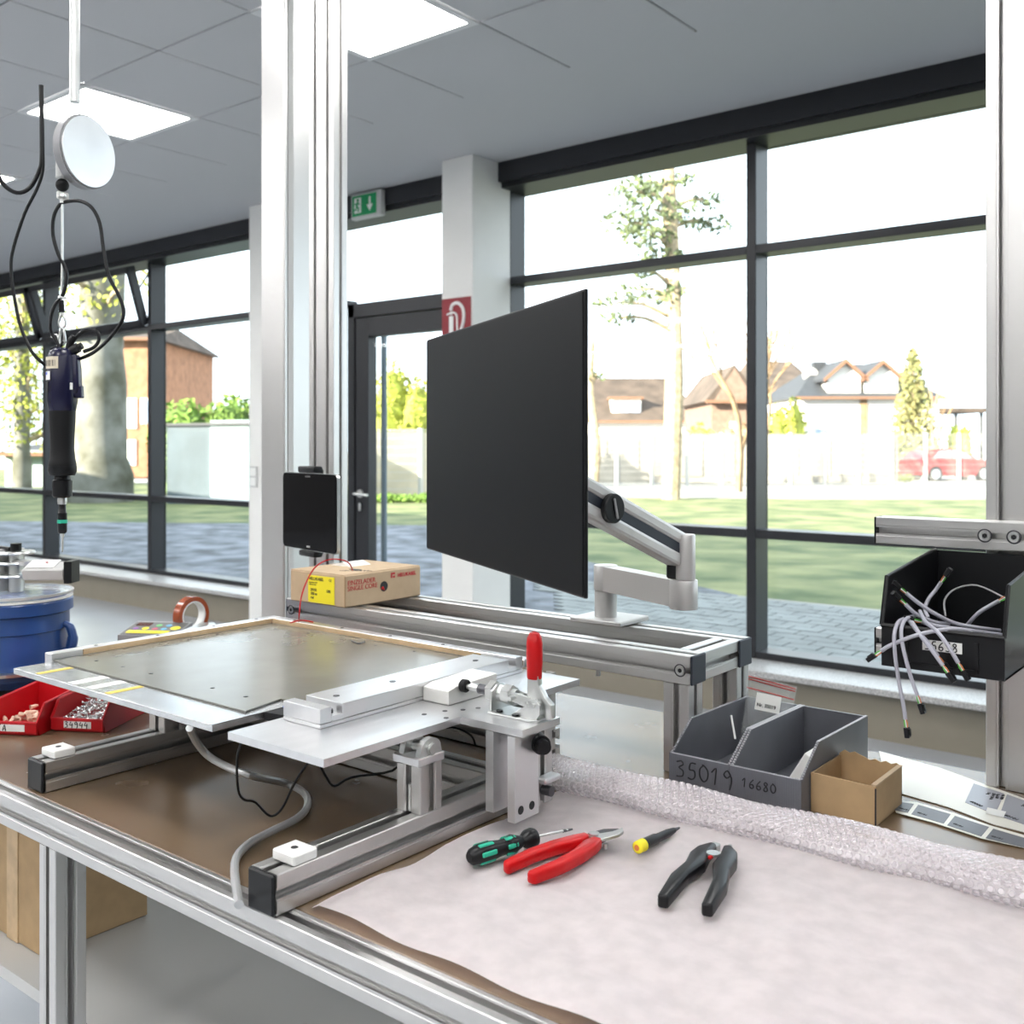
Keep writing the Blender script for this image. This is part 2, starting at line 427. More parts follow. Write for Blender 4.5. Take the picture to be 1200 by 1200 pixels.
# columns
for k, (x0, lab) in enumerate([(-5.66, 'white square column at the left windows, behind the grey upright'), (-3.90, 'white square column with the red fire equipment sign')]):
    struct('column', MB().box((x0, 4.25, FZ), (x0+.232, YF+.02, CZ), .004), 'wallwhite', lab, 'column')
def window(n, x0, x1, z0, z1, lab, rails=(.91, 2.29), open_top=False):
    """curtain wall bay: x0..x1 is the clear opening, frame bars are its parts"""
    w = thing('window_%d' % n, lab, 'window', ((x0+x1)/2, YF, z0), kind='structure')
    obj('mullion', MB().box((x0-.05, YF, z0-.03), (x0, YF+.14, z1), .003), 'frame', w)
    obj('bottom_rail', MB().box((x0, YF, z0-.001), (x1, YF+.14, z0+.032), .002), 'frame', w)
    zs = [z0+.032]
    for r in rails:
        obj('transom', MB().box((x0, YF, r), (x1, YF+.14, r+.042), .002), 'frame', w); zs += [r, r+.042]
    zs.append(z1)
    for i in range(0, len(zs), 2):
        if open_top and i == len(zs)-2:
            # tilted ventilation sash, hinged below and leaning into the room
            h = zs[i+1]-zs[i]; q = Matrix.Rotation(math.radians(16), 4, 'X')
            base = Matrix.Translation((0, YF-.005, zs[i])) @ q
            m2 = MB(); b = .05
            for (a0, b0, a1, b1) in ((x0+.01, 0, x1-.01, b), (x0+.01, h-b-.02, x1-.01, h-.02), (x0+.01, 0, x0+.01+b, h-.02), (x1-.01-b, 0, x1-.01, h-.02)):
                m2.box((a0, -.03, b0), (a1, .03, b1))
            bmesh.ops.transform(m2.bm, matrix=base, verts=m2.bm.verts)
            s = obj('vent_sash', m2, 'frame', w)
            m3 = MB().box((x0+.05, -.005, .04), (x1-.05, .005, h-.06)); bmesh.ops.transform(m3.bm, matrix=base, verts=m3.bm.verts)
            obj('pane', m3, 'glass', s)
            obj('stay', MB().cyl((x1-.04, YF-.10, zs[i+1]-.28), (x1-.04, YF+.03, zs[i+1]-.08), .008), 'steel', s)
        else:
            obj('pane', MB().box((x0, YG, zs[i]), (x1, YG+.02, zs[i+1])), 'glass', w)
    return w
window(1, -12.55, -10.87, .33, 2.83, 'tall dark framed window at the far left end, mostly outside the picture')
window(2, -10.82, -9.14, .33, 2.83, 'dark framed window at left edge, with a tilted top sash', open_top=True)
window(3, -9.09, -7.42, .33, 2.83, 'dark framed window with open tilted top sash, behind the hanging screwdriver', open_top=True)
window(4, -7.37, -5.66, .33, 2.83, 'dark framed window left of the white column, showing the corrugated shed')
window(5, -5.42, -5.10, .33, 2.83, 'narrow dark framed window strip hidden behind the uprights, left of the glazed door')
window(6, -3.665, -2.195, .33, 2.83, 'tall dark framed window behind the monitor')
window(7, -2.145, -.60, .33, 2.83, 'tall dark framed window at right, showing the white house and red car')
window(8, -.55, 1.0, .33, 2.83, 'dark framed window to the right of the right upright')
window(9, 1.05, 2.6, .33, 2.83, 'dark framed window further right, outside the picture')
window(10, 2.65, 5.95, .33, 2.83, 'dark framed window at the far right end of the hall')
struct('trim_4', MB().box((-14, YF, .30), (-12.6, 4.75, 2.83)), 'wallwhite', 'white wall strip at the far left corner', 'trim')
# door with glass
dr = thing('door_1', 'dark framed glazed door with steel lever handle, left of the fire sign', 'door', (-4.5, YF, FZ), kind='structure')
obj('door_frame', MB().box((-5.05, YF, FZ), (-4.985, YF+.14, 2.29), .003).box((-3.98, YF, FZ), (-3.91, YF+.14, 2.29), .003).box((-5.05, YF, 2.20), (-3.91, YF+.14, 2.29), .003), 'frame', dr)
lf = obj('door_leaf', MB().box((-4.98, YF+.01, FZ+.01), (-4.86, YF+.09, 2.195), .004).box((-4.10, YF+.01, FZ+.01), (-3.985, YF+.09, 2.195), .004).box((-4.86, YF+.01, 2.07), (-4.10, YF+.09, 2.195), .004).box((-4.86, YF+.01, FZ+.01), (-4.10, YF+.09, FZ+.20), .004), 'frame', dr)
obj('pane', MB().box((-4.86, YF+.04, FZ+.2), (-4.10, YF+.06, 2.07)), 'glass', lf)
obj('pane', MB().box((-5.05, YG, 2.29), (-3.91, YG+.02, 2.83)), 'glass', dr)
obj('lever_handle', MB().cyl((-4.93, YF+.01, 1.045), (-4.93, YF-.05, 1.045), .010).tube([(-4.93, YF-.05, 1.045), (-4.90, YF-.055, 1.045), (-4.80, YF-.055, 1.04)], .010), 'steel', lf, smooth=True)
obj('rosette', MB().cyl((-4.93, YF+.012, 1.045), (-4.93, YF-.002, 1.045), .027), 'steel', lf)
obj('lock_cylinder', MB().box((-4.942, YF-.008, .93), (-4.918, YF+.01, .985), .008), 'steel', lf)
# light switch on the left column
sw = thing('light_switch', 'small white double switch on the white column left of the grey upright', 'switch', (-5.60, 4.25, 1.13))
obj('switch_plate', MB().box((-5.64, 4.238, 1.08), (-5.56, 4.249, 1.22), .003), 'lightgrey', sw)
obj('rocker', MB().box((-5.63, 4.233, 1.155), (-5.57, 4.239, 1.21), .002), 'paper', sw); obj('rocker', MB().box((-5.63, 4.233, 1.09), (-5.57, 4.239, 1.145), .002), 'paper', sw)
# escape route sign
es = thing('exit_sign', 'green escape route sign with running figure and down arrow above the door', 'sign', (-4.83, 4.45, 2.82))
obj('housing', MB().box((-4.845, 4.425, 2.795), (-4.575, 4.47, 2.955), .006), 'lightgrey', es)
obj('sign_face', MB().box((-4.828, 4.421, 2.812), (-4.611, 4.426, 2.94)), 'green', es)
obj('arrow', MB().box((-4.671, 4.417, 2.87), (-4.659, 4.421, 2.92)).prism([(-4.691, 2.872), (-4.639, 2.872), (-4.665, 2.832)], (4.417, 4.421), XZ), 'paper', es)
p = -4.775
obj('pictogram', MB().box((p-.03, 4.418, 2.83), (p+.03, 4.4205, 2.925)), 'paper', es)
f = MB()
f.sphere((p+.005, 4.416, 2.91), .009)
f.tube([(p+.005, 4.416, 2.90), (p-.005, 4.416, 2.872)], .007, 6, 0).tube([(p-.005, 4.416, 2.872), (p+.012, 4.416, 2.86), (p+.008, 4.416, 2.838)], .005, 6, 0).tube([(p-.005, 4.416, 2.872), (p-.012, 4.416, 2.85), (p-.025, 4.416, 2.85)], .005, 6, 0).tube([(p-.022, 4.416, 2.885), (p+.003, 4.416, 2.893), (p+.022, 4.416, 2.882)], .004, 6, 0)
obj('running_figure', f, 'green', es)
# fire sign
fs = thing('fire_sign', 'dark red fire equipment sign with white hose symbol on the white column', 'sign', (-3.785, 4.249, 1.97))
obj('sign_face', MB().box((-3.893, 4.243, 1.955), (-3.677, 4.249, 2.185), .002), 'signred', fs)
f = MB(); cx = -3.80; cz = 2.06
f.box((cx-.035, 4.238, cz-.07), (cx-.002, 4.243, cz+.025), .004)
f.tube([(cx-.018, 4.241, cz+.03), (cx-.014, 4.241, cz+.045), (cx+.02, 4.241, cz+.03), (cx+.025, 4.241, cz-.03), (cx+.028, 4.241, cz-.07)], .006, 6)
f.tube([(cx-.02, 4.241, cz+.055), (cx-.01, 4.241, cz+.085), (cx+.03, 4.241, cz+.095), (cx+.07, 4.241, cz+.06), (cx+.075, 4.241, cz), (cx+.055, 4.241, cz-.06), (cx+.04, 4.241, cz-.085)], .010, 6)
f.tube([(cx-.05, 4.241, cz+.035), (cx-.018, 4.241, cz+.045)], .005, 6, 0)
obj('hose_symbol', f, 'paper', fs)

# ================================================================== WORKBENCH
bt = thing('workbench', 'long brown topped workbench in a slotted aluminium frame', 'workbench', (-1.2, 1.2, FZ))
TXL, TXR, TY0, TY1 = -2.45, .55, .697, 1.70
obj('bench_top', MB().box((TXL+.045, TY0+.0305, TZ-.028), (TXR-.045, TY1, TZ), .001), 'bench', bt)
obj('front_profile', profile((TXL, TY0, TZ-.045), (TXR, TY0+.030, TZ), 0), 'alu', bt)
obj('side_profile', profile((TXL, TY0+.030, TZ-.045), (TXL+.045, TY1, TZ), 1), 'alu', bt)
obj('side_profile', profile((TXR-.045, TY0+.030, TZ-.045), (TXR, TY1, TZ), 1), 'alu', bt)
for lx in (TXL, -1.400, -.25, TXR-.045):
    for ly in (TY0, TY1-.045):
        obj('leg', profile((lx, ly, FZ+.02), (lx+.045, ly+.045, TZ-.045), 2), 'alu', bt)
        
obj('lower_shelf', MB().box((TXL+.05, TY0+.10, .47), (TXR-.05, TY1-.05, .49)), 'lightgrey', bt)
# cardboard parcel on the lower shelf
pc = thing('storage_box', 'brown cardboard box on the shelf under the bench at lower left', 'box', (-1.80, .98, .491))
obj('box_body', MB().box((-1.90, .85, .491), (-1.70, 1.05, .715), .002), 'card2', pc)
obj('box_tape', MB().box((-1.82, .848, .491), (-1.78, 1.052, .7165)), 'tan', pc)
# uprights
for x0, lab in ((-1.935, 'tall slotted aluminium upright behind the tablet'), (-.394, 'tall slotted aluminium upright at the right edge behind the black bin')):
    u = thing('upright_post', lab, 'post', (x0+.045, 1.65, TZ))
    obj('post_profile', profile((x0, 1.63, TZ+.001), (x0+.09, 1.675, 2.75), 2), 'alu', u)
    obj('foot_bracket', MB().box((x0+.02, 1.676, TZ+.001), (x0+.07, 1.69, TZ+.05), .002), 'steel', u)
u = thing('grey_upright', 'broad plain grey upright column behind the slotted post, left of the tablet', 'post', (-2.2, 1.8, FZ))
obj('column_body', MB().box((-2.278, 1.75, FZ), (-2.178, 1.845, CZ), .004), 'alu', u)
obj('slot_strip', MB().box((-2.1775, 1.762, FZ), (-2.1755, 1.780, CZ)), 'lightgrey', u)
# ------------------------------------------------------------------ shelf frame for the monitor
sf = thing('shelf_frame', 'long slotted aluminium shelf frame carrying monitor arm and cable box', 'shelf frame', (-1.24, 1.5, TZ))
SX0, SX1, SZ = -1.728, -.757, 1.035
obj('front_beam', profile((SX0+.003, 1.393, SZ-.045), (SX1-.004, 1.438, SZ), 0), 'alu', sf)
obj('rear_beam', profile((SX0+.003, 1.557, SZ-.045), (SX1-.004, 1.602, SZ), 0), 'alu', sf)
obj('end_beam', profile((SX1-.049, 1.4385, SZ-.045), (SX1-.004, 1.5565, SZ), 1), 'alu', sf)
obj('end_beam', profile((SX0+.003, 1.4385, SZ-.045), (SX0+.048, 1.5565, SZ), 1), 'alu', sf)
for yy in (1.393, 1.557):
    obj('end_cap', MB().box((SX1-.004, yy, SZ-.045), (SX1, yy+.045, SZ), .0015), 'capblue', sf)
    obj('end_cap', MB().box((SX0, yy, SZ-.045), (SX0+.003, yy+.045, SZ), .001), 'capblue', sf)
for lx in (-.808, SX0+.003):
    for yy in (1.393, 1.557):
        obj('leg', profile((lx, yy, TZ+.001), (lx+.045, yy+.045, SZ-.0455), 2), 'alu', sf)
def bolt(x, y, z, parent, nrm=(0, -1, 0), r=.0075):
    n = Vector(nrm)
    c = Vector((x, y, z))
    obj('bolt_recess', MB().lathe([(r*1.35, 0), (r*1.35, .0006), (r*1.15, .0008), (r*1.1, 0)], c, axis=n, seg=20), 'darksteel', parent)
    obj('bolt', MB().lathe([(r*.5, .0005), (r*.55, .001), (r*.98, .0012), (r, .0003), (r, -.002), (0, -.002)], c, axis=n, seg=20), 'steel', parent)
    obj('hex_socket', MB().cyl(c+n*.0006, c+n*.0014, r*.46, seg=6), 'ink', parent)
bolt(-.778, 1.3925, SZ-.0235, sf); bolt(SX0+.018, 1.3925, SZ-.0235, sf)
obj('adjusting_screw', MB().cyl((-.955, 1.43, .972), (-.955, 1.43, .991), .004), 'steel', sf)

# ------------------------------------------------------------------ monitor arm and monitor
ma = thing('monitor_stand', 'silver monitor arm clamped to the rear of the shelf frame', 'monitor arm', (-1.03, 1.575, SZ))
AB = Vector((-1.035, 1.575, 0))
obj('base_plate', MB().box((-1.085, 1.53, SZ+.001), (-.975, 1.63, SZ+.010), .002), 'armsilver', ma)
obj('base_post', MB().lathe([(0, SZ+.010), (.0205, SZ+.010), (.0205, 1.0925), (.0195, 1.093), (0, 1.093)], (AB.x, AB.y, 0), seg=40), 'armsilver', ma, smooth=True)
EL = Vector((-.822, 1.483, 0))
dv = (EL-AB).normalized(); nv = Vector((-dv.y, dv.x, 0))
lo = MB()
lo.lathe([(0, 1.0935), (.021, 1.0935), (.022, 1.095), (.022, 1.138), (.021, 1.1395), (0, 1.1395)], (AB.x, AB.y, 0), seg=40)
lo.lathe([(0, 1.0915), (.022, 1.0915), (.023, 1.093), (.023, 1.138), (.022, 1.1395), (0, 1.1395)], (EL.x, EL.y, 0), seg=40)
a = AB+dv*.012; b = EL-dv*.012
lo.prism([(a.x+nv.x*.016, a.y+nv.y*.016), (b.x+nv.x*.016, b.y+nv.y*.016), (b.x-nv.x*.016, b.y-nv.y*.016), (a.x-nv.x*.016, a.y-nv.y*.016)], (1.0938, 1.1382), XY)
obj('lower_arm', lo, 'armsilver', ma, smooth=True)
obj('elbow_post', MB().lathe([(0, 1.140), (.0155, 1.140), (.0160, 1.142), (.0160, 1.212), (.0150, 1.2145), (0, 1.2145)], (EL.x+.006, EL.y-.004, 0), seg=36), 'armsilver', ma, smooth=True)
HD = Vector((-.868, 1.20, 1.304))
S0 = Vector((EL.x-.008, EL.y-.006, 1.188))
ax = (HD-S0); axn = ax.normalized(); side = Vector((0, 0, 1)).cross(axn).normalized(); upv = axn.cross(side)
obj('pivot_block', MB().box((EL.x-.026, EL.y-.014, 1.1405), (EL.x-.002, EL.y+.014, 1.172), .003), 'black', ma)
def armbar(c, w, h, mm, nm, p, t0=.0, t1=1.0, bev=.006):
    mb = MB(); L = ax.length*(t1-t0)
    mb.box((-w/2, -h/2, 0), (w/2, h/2, L), bev, seg=2)
    mx = Matrix(((side.x, upv.x, axn.x, 0), (side.y, upv.y, axn.y, 0), (side.z, upv.z, axn.z, 0), (0, 0, 0, 1)))
    bmesh.ops.transform(mb.bm, matrix=Matrix.Translation(S0+ax*t0+upv*c) @ mx, verts=mb.bm.verts)
    return obj(nm, mb, mm, p)
armbar(.0175, .032, .022, 'armsilver', 'upper_arm_rail', ma)
armbar(-.0175, .032, .022, 'armsilver', 'lower_arm_rail', ma)
armbar(0, .027, .016, 'capblue', 'arm_core', ma, .01, .99, .001)
sg = side if side.dot(-S0) > 0 else -side       # the flank that faces the bench front
kc = S0+ax*.665+sg*.016
kn = MB().lathe([(0, 0), (.0225, 0), (.0225, .008), (.021, .0095), (0, .0095)], kc, axis=sg, seg=36)
obj('tension_knob', kn, 'black', ma, smooth=True)
g = MB().box((-.0022, -.016, .009), (.0022, .016, .0125), .001)
mxx = Matrix.Translation(kc) @ sg.to_track_quat('Z', 'Y').to_matrix().to_4x4() @ Matrix.Rotation(.25, 4, 'Z')
bmesh.ops.transform(g.bm, matrix=mxx, verts=g.bm.verts); obj('knob_ridge', g, 'grey', ma)
mdir = Vector((.870, -.493, 0)).normalized(); mn = Vector((.493, .870, 0)).normalized()
MC = Vector((-.918, 1.1015, 1.362))
obj('head_joint', MB().cyl(HD+Vector((0, 0, -.03)), HD+Vector((0, 0, .05)), .018).cyl(HD+Vector((0, 0, .045)), Vector((MC.x+mn.x*.043, MC.y+mn.y*.043, 1.362)), .014), 'armsilver', ma)
mo = thing('monitor', 'large thin black flat monitor held on the silver arm', 'monitor', MC-Vector((0, 0, .177)))
mmx = Matrix(((mdir.x, mn.x, 0, MC.x), (mdir.y, mn.y, 0, MC.y), (0, 0, 1, MC.z), (0, 0, 0, 1)))
def mbox(nm, a, b, m, p, bev=.001):
    mb = MB().box(a, b, bev); bmesh.ops.transform(mb.bm, matrix=mmx, verts=mb.bm.verts); return obj(nm, mb, m, p)
mbox('rear_casing', (-.296, .003, -.172), (.296, .0085, .172), 'bezel', mo, .002)
mbox('frame_edge', (-.303, .0, -.176), (.303, .005, .176), 'black', mo)
mbox('screen', (-.3005, -.0012, -.1735), (.3005, .0005, .1735), 'screen', mo, .0003)
mbox('electronics_hump', (-.16, .0085, -.12), (.16, .034, .10), 'bezel', mo, .008)
mbox('mount_plate', (-.05, .034, -.05), (.05, .040, .05), 'darksteel', mo)

# ------------------------------------------------------------------ tablet on the left post
ta = thing('tablet', 'black tablet computer held upright on the left slotted upright', 'tablet', (-1.845, 1.555, 1.12))
t0 = Vector((-1.968, 1.578, 0)); t1 = Vector((-1.712, 1.522, 0)); td = (t1-t0).normalized(); tn = Vector((-td.y, td.x, 0))
tmx = Matrix(((td.x, tn.x, 0, (t0.x+t1.x)/2), (td.y, tn.y, 0, (t0.y+t1.y)/2), (0, 0, 1, 1.206), (0, 0, 0, 1)))
def tbox(nm, a, b, m, p, bev=.001, seg=1):
    mb = MB().box(a, b, bev, seg=seg); bmesh.ops.transform(mb.bm, matrix=tmx, verts=mb.bm.verts); return obj(nm, mb, m, p, smooth=True)
def rrect(w, h, r, n=6):
    pts = []
    for cx, cy, a0 in ((w/2-r, h/2-r, 0), (-w/2+r, h/2-r, 90), (-w/2+r, -h/2+r, 180), (w/2-r, -h/2+r, 270)):
        for k in range(n+1):
            a = math.radians(a0+90*k/n); pts.append((cx+r*math.cos(a), cy+r*math.sin(a)))
    return pts
tw = (t1-t0).length
for nm, w, h, y0, y1, mm in (('casing', tw, .180, .001, .009, 'steel'), ('screen', tw-.003, .177, -.001, .0015, 'tabscreen')):
    mb = MB().prism(rrect(w, h, .012), (y0, y1), XZ); bmesh.ops.transform(mb.bm, matrix=tmx, verts=mb.bm.verts); obj(nm, mb, mm, ta)
tbox('home_key', (-.008, -.0018, -.083), (.008, -.0009, -.079), 'lightgrey', ta, .0003)
text('SAMSUNG', .0055, 'grey', tmx @ frame_mx((-.016, -.0011, .080), (1, 0, 0), (0, 0, 1)), ta)
th = thing('tablet_holder', 'black spring clamp holder gripping the tablet above and below', 'holder', (-1.845, 1.60, 1.12))
tbox('upper_jaw', (-.045, -.006, .0905), (.035, .018, .106), 'black', th, .004, 2)
tbox('lower_jaw', (-.040, -.006, -.104), (.035, .018, -.0905), 'black', th, .004, 2)
tbox('spine', (-.022, .0095, -.10), (.018, .03, .10), 'black', th, .003)
tbox('mount_foot', (-.02, .03, -.03), (.02, .056, .03), 'darksteel', th, .003)

# ------------------------------------------------------------------ cable box
cb = thing('cable_box', 'cardboard cable dispenser box with yellow label on the shelf frame', 'box', (-1.605, 1.475, SZ))
X0, X1, Y0, Y1, Z0, Z1 = -1.690, -1.522, 1.374, 1.592, SZ+.001, 1.100
obj('box_body', MB().box((X0, Y0, Z0), (X1, Y1, Z1), .002), 'card', cb)
obj('top_flap', MB().box((X0+.001, Y0+.001, Z1), (X1-.004, Y1-.08, Z1+.0015)).box((X0, Y1-.078, Z1), (X1-.004, Y1, Z1+.0012)), 'card', cb)
obj('lifted_flap', MB().prism([(X0+.01, Z1+.001), (X0+.05, Z1+.010), (X0+.075, Z1+.002)], (Y0+.10, Y0+.16), XZ), 'paper', cb)
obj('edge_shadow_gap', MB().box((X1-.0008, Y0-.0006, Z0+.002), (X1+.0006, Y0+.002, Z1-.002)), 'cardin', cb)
obj('wire_slot', MB().prism([(X1-.05+.018*math.cos(a), Y0+.075+.009*math.sin(a)) for a in [k*PI/8 for k in range(16)]], (Z1+.0016, Z1+.0021), XY), 'ink', cb)
obj('pull_hole', MB().lathe([(0, 0), (.0105, 0), (.0105, .0006), (0, .0006)], (X1, Y0+.108, Z0+.032), axis=(1, 0, 0)), 'ink', cb)
obj('red_wire_inside', MB().tube([(X1+.0008, Y0+.101, Z0+.026), (X1+.001, Y0+.104, Z0+.031), (X1+.001, Y0+.107, Z0+.025)], .0016), 'red', cb)
lb = obj('label', MB().box((X0+.058, Y0-.0009, Z0+.003), (X0+.138, Y0, Z0+.058)), 'yellow', cb)
fy = Y0-.0011
text('HELUKABEL', .0085, 'ink', frame_mx((X0+.061, fy, Z0+.0485), (1, 0, 0), (0, 0, 1)), lb, bold=.0002)
text('CE', .007, 'ink', frame_mx((X0+.122, fy, Z0+.049), (1, 0, 0), (0, 0, 1)), lb)
text('Einzelader PVC\nH05V-K 0,75', .0042, 'ink', frame_mx((X0+.061, fy, Z0+.042), (1, 0, 0), (0, 0, 1)), lb)
text('29101\n100 m\nrot', .0078, 'ink', frame_mx((X0+.066, fy, Z0+.026), (1, 0, 0), (0, 0, 1)), lb, bold=.0002)
text('100', .0085, 'ink', frame_mx((X0+.114, fy, Z0+.026), (1, 0, 0), (0, 0, 1)), lb, bold=.0002)
fx = X1+.0004
text('EINZELADER\nSINGLE CORE', .0135, 'redink', frame_mx((fx, Y0+.007, Z0+.044), (0, 1, 0), (0, 0, 1)), cb, sp=.85)
text('HELUKABEL', .0105, 'redink', frame_mx((fx, Y0+.147, Z0+.0475), (0, 1, 0), (0, 0, 1)), cb, bold=.0004)
obj('logo_mark', MB().box((X1, Y0+.128, Z0+.047), (fx, Y0+.132, Z0+.058)).box((X1, Y0+.132, Z0+.054), (fx, Y0+.140, Z0+.058)).box((X1, Y0+.134, Z0+.047), (fx, Y0+.140, Z0+.051)), 'redink', cb)
text('HELUKABEL', .013, 'ink', frame_mx((X1-.062, Y0+.040, Z1+.0017), (.8, .6, 0), (-.6, .8, 0)), cb)
wr = MB().tube([atd(413, 668, 2.05), atd(409, 660, 2.03), atd(400, 656, 2.02), atd(385, 656, 2.0), atd(370, 664, 1.98), atd(360, 680, 1.965), atd(353, 700, 1.95), atd(350.5, 722, 1.935), atz(350, 728.5, 1.016)], .0014, 7)
tag(obj('red_wire', wr, 'red'), 'thin red wire coming out of the cardboard cable box', 'wire')
tag(obj('red_wire_offcut', MB().tube([atz(340, 730, 1.014), atz(352, 727, 1.0165), atz(367, 729, 1.014)], .0014, 7), 'red'), 'short curved red wire offcut on the rear edge bar of the jig', 'wire')

# ================================================================== ASSEMBLY JIG (rails, posts, plates)
jg = thing('jig_stand', 'slotted aluminium stand of two rails and posts below the plates', 'stand', (-1.2, 1.05, TZ))
RZ = TZ+.046
def rail(x0, y0, y1):
    obj('rail', profile((x0, y0, TZ+.001), (x0+.044, y1, RZ), 1), 'alu', jg)
rail(-1.506, .738, 1.36); rail(-.927, .70, 1.165)
for x0, yy, bo in ((-1.506, .738, 0), (-.927, .70, .011)):
    obj('end_cap', MB().box((x0, yy-.006, TZ+.001), (x0+.044, yy-.0005, RZ), .002), 'black', jg)
    mb = MB().box((x0+.006, yy+.012+bo, RZ+.0005), (x0+.044, yy+.046+bo, RZ+.0125), .0015)
    b = obj('guide_block', mb, 'pom', jg)
    obj('block_hole', MB().cyl((x0+.024, yy+.029+bo, RZ+.0126), (x0+.024, yy+.029+bo, RZ+.0131), .004), 'ink', b)
obj('cross_rail', profile((-1.461, 1.10, TZ+.001), (-.928, 1.145, RZ), 0), 'alu', jg)
obj('upper_cross_rail', profile((-1.461, 1.245, .93), (-.98, 1.289, .975), 0), 'alu', jg)
obj('cross_rail', profile((-1.461, 1.31, TZ+.001), (-.98, 1.355, RZ), 0), 'alu', jg)
obj('post', profile((-1.502, .930, RZ+.0005), (-1.458, .975, .990), 2), 'alu', jg)
obj('post', profile((-.925, .923, RZ+.0005), (-.883, .963, .957), 2), 'alu', jg)
obj('post', profile((-1.502, 1.30, RZ+.0005), (-1.458, 1.345, .990), 2), 'alu', jg)
obj('post', profile((-1.025, 1.30, RZ+.0005), (-.981, 1.345, .989), 2), 'alu', jg)
obj('post_cap', MB().box((-.927, .918, .9575), (-.881, .966, .968), .001), 'milled', jg)
hl = MB()
for xx in (-.922, -.893):
    hl.prism([(.924, .968)]+[(.944+.018*math.cos(a), .9755+.0135*math.sin(a)) for a in [PI-PI*k/10 for k in range(11)]]+[(.964, .968)], (xx, xx+.009), YZ)
hg = obj('hinge_lug', hl, 'steel', jg)
obj('hinge_bolt', MB().cyl((-.924, .944, .9755), (-.880, .944, .9755), .0065).lathe([(.003, 0), (.008, 0), (.008, .002), (.003, .002)], (-.8835, .944, .9755), axis=(1, 0, 0)), 'steel', hg)
obj('threaded_rod', MB().cyl((-.9045, .927, RZ+.001), (-.9045, .927, RZ+.035), .0028), 'steel', jg)
obj('gate_plate', MB().prism([(1.012, .885), (1.012, .9895), (1.062, .9895), (1.062, .902), (1.046, .885)], (-.851, -.838), YZ), 'milled', jg)
obj('guard_plate', MB().prism([(1.010, .880), (1.010, .9895), (1.060, .9895), (1.060, .880)], (-.813, -.801), YZ), 'milled', jg)
gp = jg
for yy, zz in ((1.022, .894), (1.045, .894)):
    obj('plate_hole', MB().cyl((-.8012, yy, zz), (-.8004, yy, zz), .0055), 'ink', jg)
obj('post', profile((-.874, 1.085, TZ+.022), (-.830, 1.130, .989), 2), 'alu', jg)
obj('clamp_knob', MB().cyl((-.79, 1.052, .972), (-.81, 1.066, .972), .0125).cyl((-.78, 1.045, .972), (-.79, 1.052, .972), .009), 'black', jg)
obj('side_bracket', MB().box((-.8295, 1.09, .905), (-.812, 1.125, .913), .002), 'milled', jg)
obj('bracket_bolt', MB().cyl((-.8295, 1.108, .892), (-.815, 1.108, .892), .007), 'darksteel', jg)

pa = thing('jig_plate', 'large aluminium plate carrying the grey green board, left of the clamp plate', 'plate', (-1.38, 1.05, .99))
PZ = 1.0
obj('plate_body', MB().box((-1.655, .782, PZ-.0095), (-1.118, 1.322, PZ), .0008), 'plate', pa)
for xx in (-1.59, -1.385):
    obj('tape_mark', MB().prism([(xx, .786), (xx+.012, .786), (xx+.012, .842), (xx, .842)], (PZ+.0001, PZ+.0005), XY), 'yellow2', pa, label='yellow tape strip')
for xx in (-1.49, -1.44): obj('tape_mark', MB().box((xx, .786, PZ+.0001), (xx+.022, .842, PZ+.0004)), 'paper', pa, label='whitish tape remnant')
obj('side_edge_bar', MB().box((-1.678, .845, PZ-.009), (-1.6555, 1.322, PZ+.0125), .001), 'milled', pa)
obj('side_edge_strip', MB().box((-1.6553, .90, PZ+.003), (-1.6535, 1.298, PZ+.0118)), 'tan', pa)
obj('rear_edge_bar', MB().box((-1.655, 1.300, PZ+.0003), (-1.012, 1.322, PZ+.0125), .001), 'milled', pa)
obj('rear_edge_strip', MB().box((-1.653, 1.2982, PZ+.003), (-1.014, 1.2998, PZ+.0118)), 'tan', pa)
for xx in (-1.60, -1.46, -1.33, -1.20, -1.08): obj('countersunk_screw', MB().cyl((xx, 1.311, PZ+.0125), (xx, 1.311, PZ+.0131), .0032), 'darksteel', pa)
for yy in (.93, 1.05, 1.17, 1.27): obj('countersunk_screw', MB().cyl((-1.667, yy, PZ+.0125), (-1.667, yy, PZ+.0131), .0032), 'darksteel', pa)
bd = thing('jig_board', 'thin grey green board with small drilled holes lying on the aluminium plate', 'board', (-1.36, 1.07, PZ))
obj('board_sheet', MB().prism([(-1.652, .846), (-1.134, .846), (-1.150, .918), (-1.072, .918), (-1.072, 1.297), (-1.652, 1.297)], (PZ+.0006, PZ+.0026), XY), 'sheet', bd)
for u_, v_ in ((113, 774), (144, 781), (177, 789), (249, 806), (288, 816), (164, 764), (195, 756), (222, 749), (255, 743), (288, 738), (323, 737), (361, 742), (400, 749), (440, 756), (485, 763)):
    q = atz(u_, v_, PZ+.003)
    obj('drill_hole', MB().cyl((q.x, q.y, PZ+.0026), (q.x, q.y, PZ+.0030), .0032, seg=12), 'ink', bd)
obj('loose_clip', MB().tube([atz(412, 751, PZ+.006), atz(420, 754, PZ+.008), atz(427, 752, PZ+.006)], .0016, 6), 'darksteel', bd)
pd = thing('edge_pad', 'tan and black foam pad wedged between the two aluminium plates', 'pad', (-1.11, .91, .99))
obj('foam_core', MB().prism([(-1.115, .862), (-1.082, .868), (-1.078, .925), (-1.108, .92)], (PZ-.010, PZ+.0008), XY), 'black_soft', pd)
obj('tape_wrap', MB().prism([(-1.117, .905), (-1.082, .898), (-1.078, .928), (-1.113, .93)], (PZ+.001, PZ+.004), XY), 'tan', pd)
obj('blue_tape', MB().box((-1.114, .893, PZ+.001), (-1.086, .903, PZ+.003)), mat('blue tape', (.05, .2, .6), .4), pd)

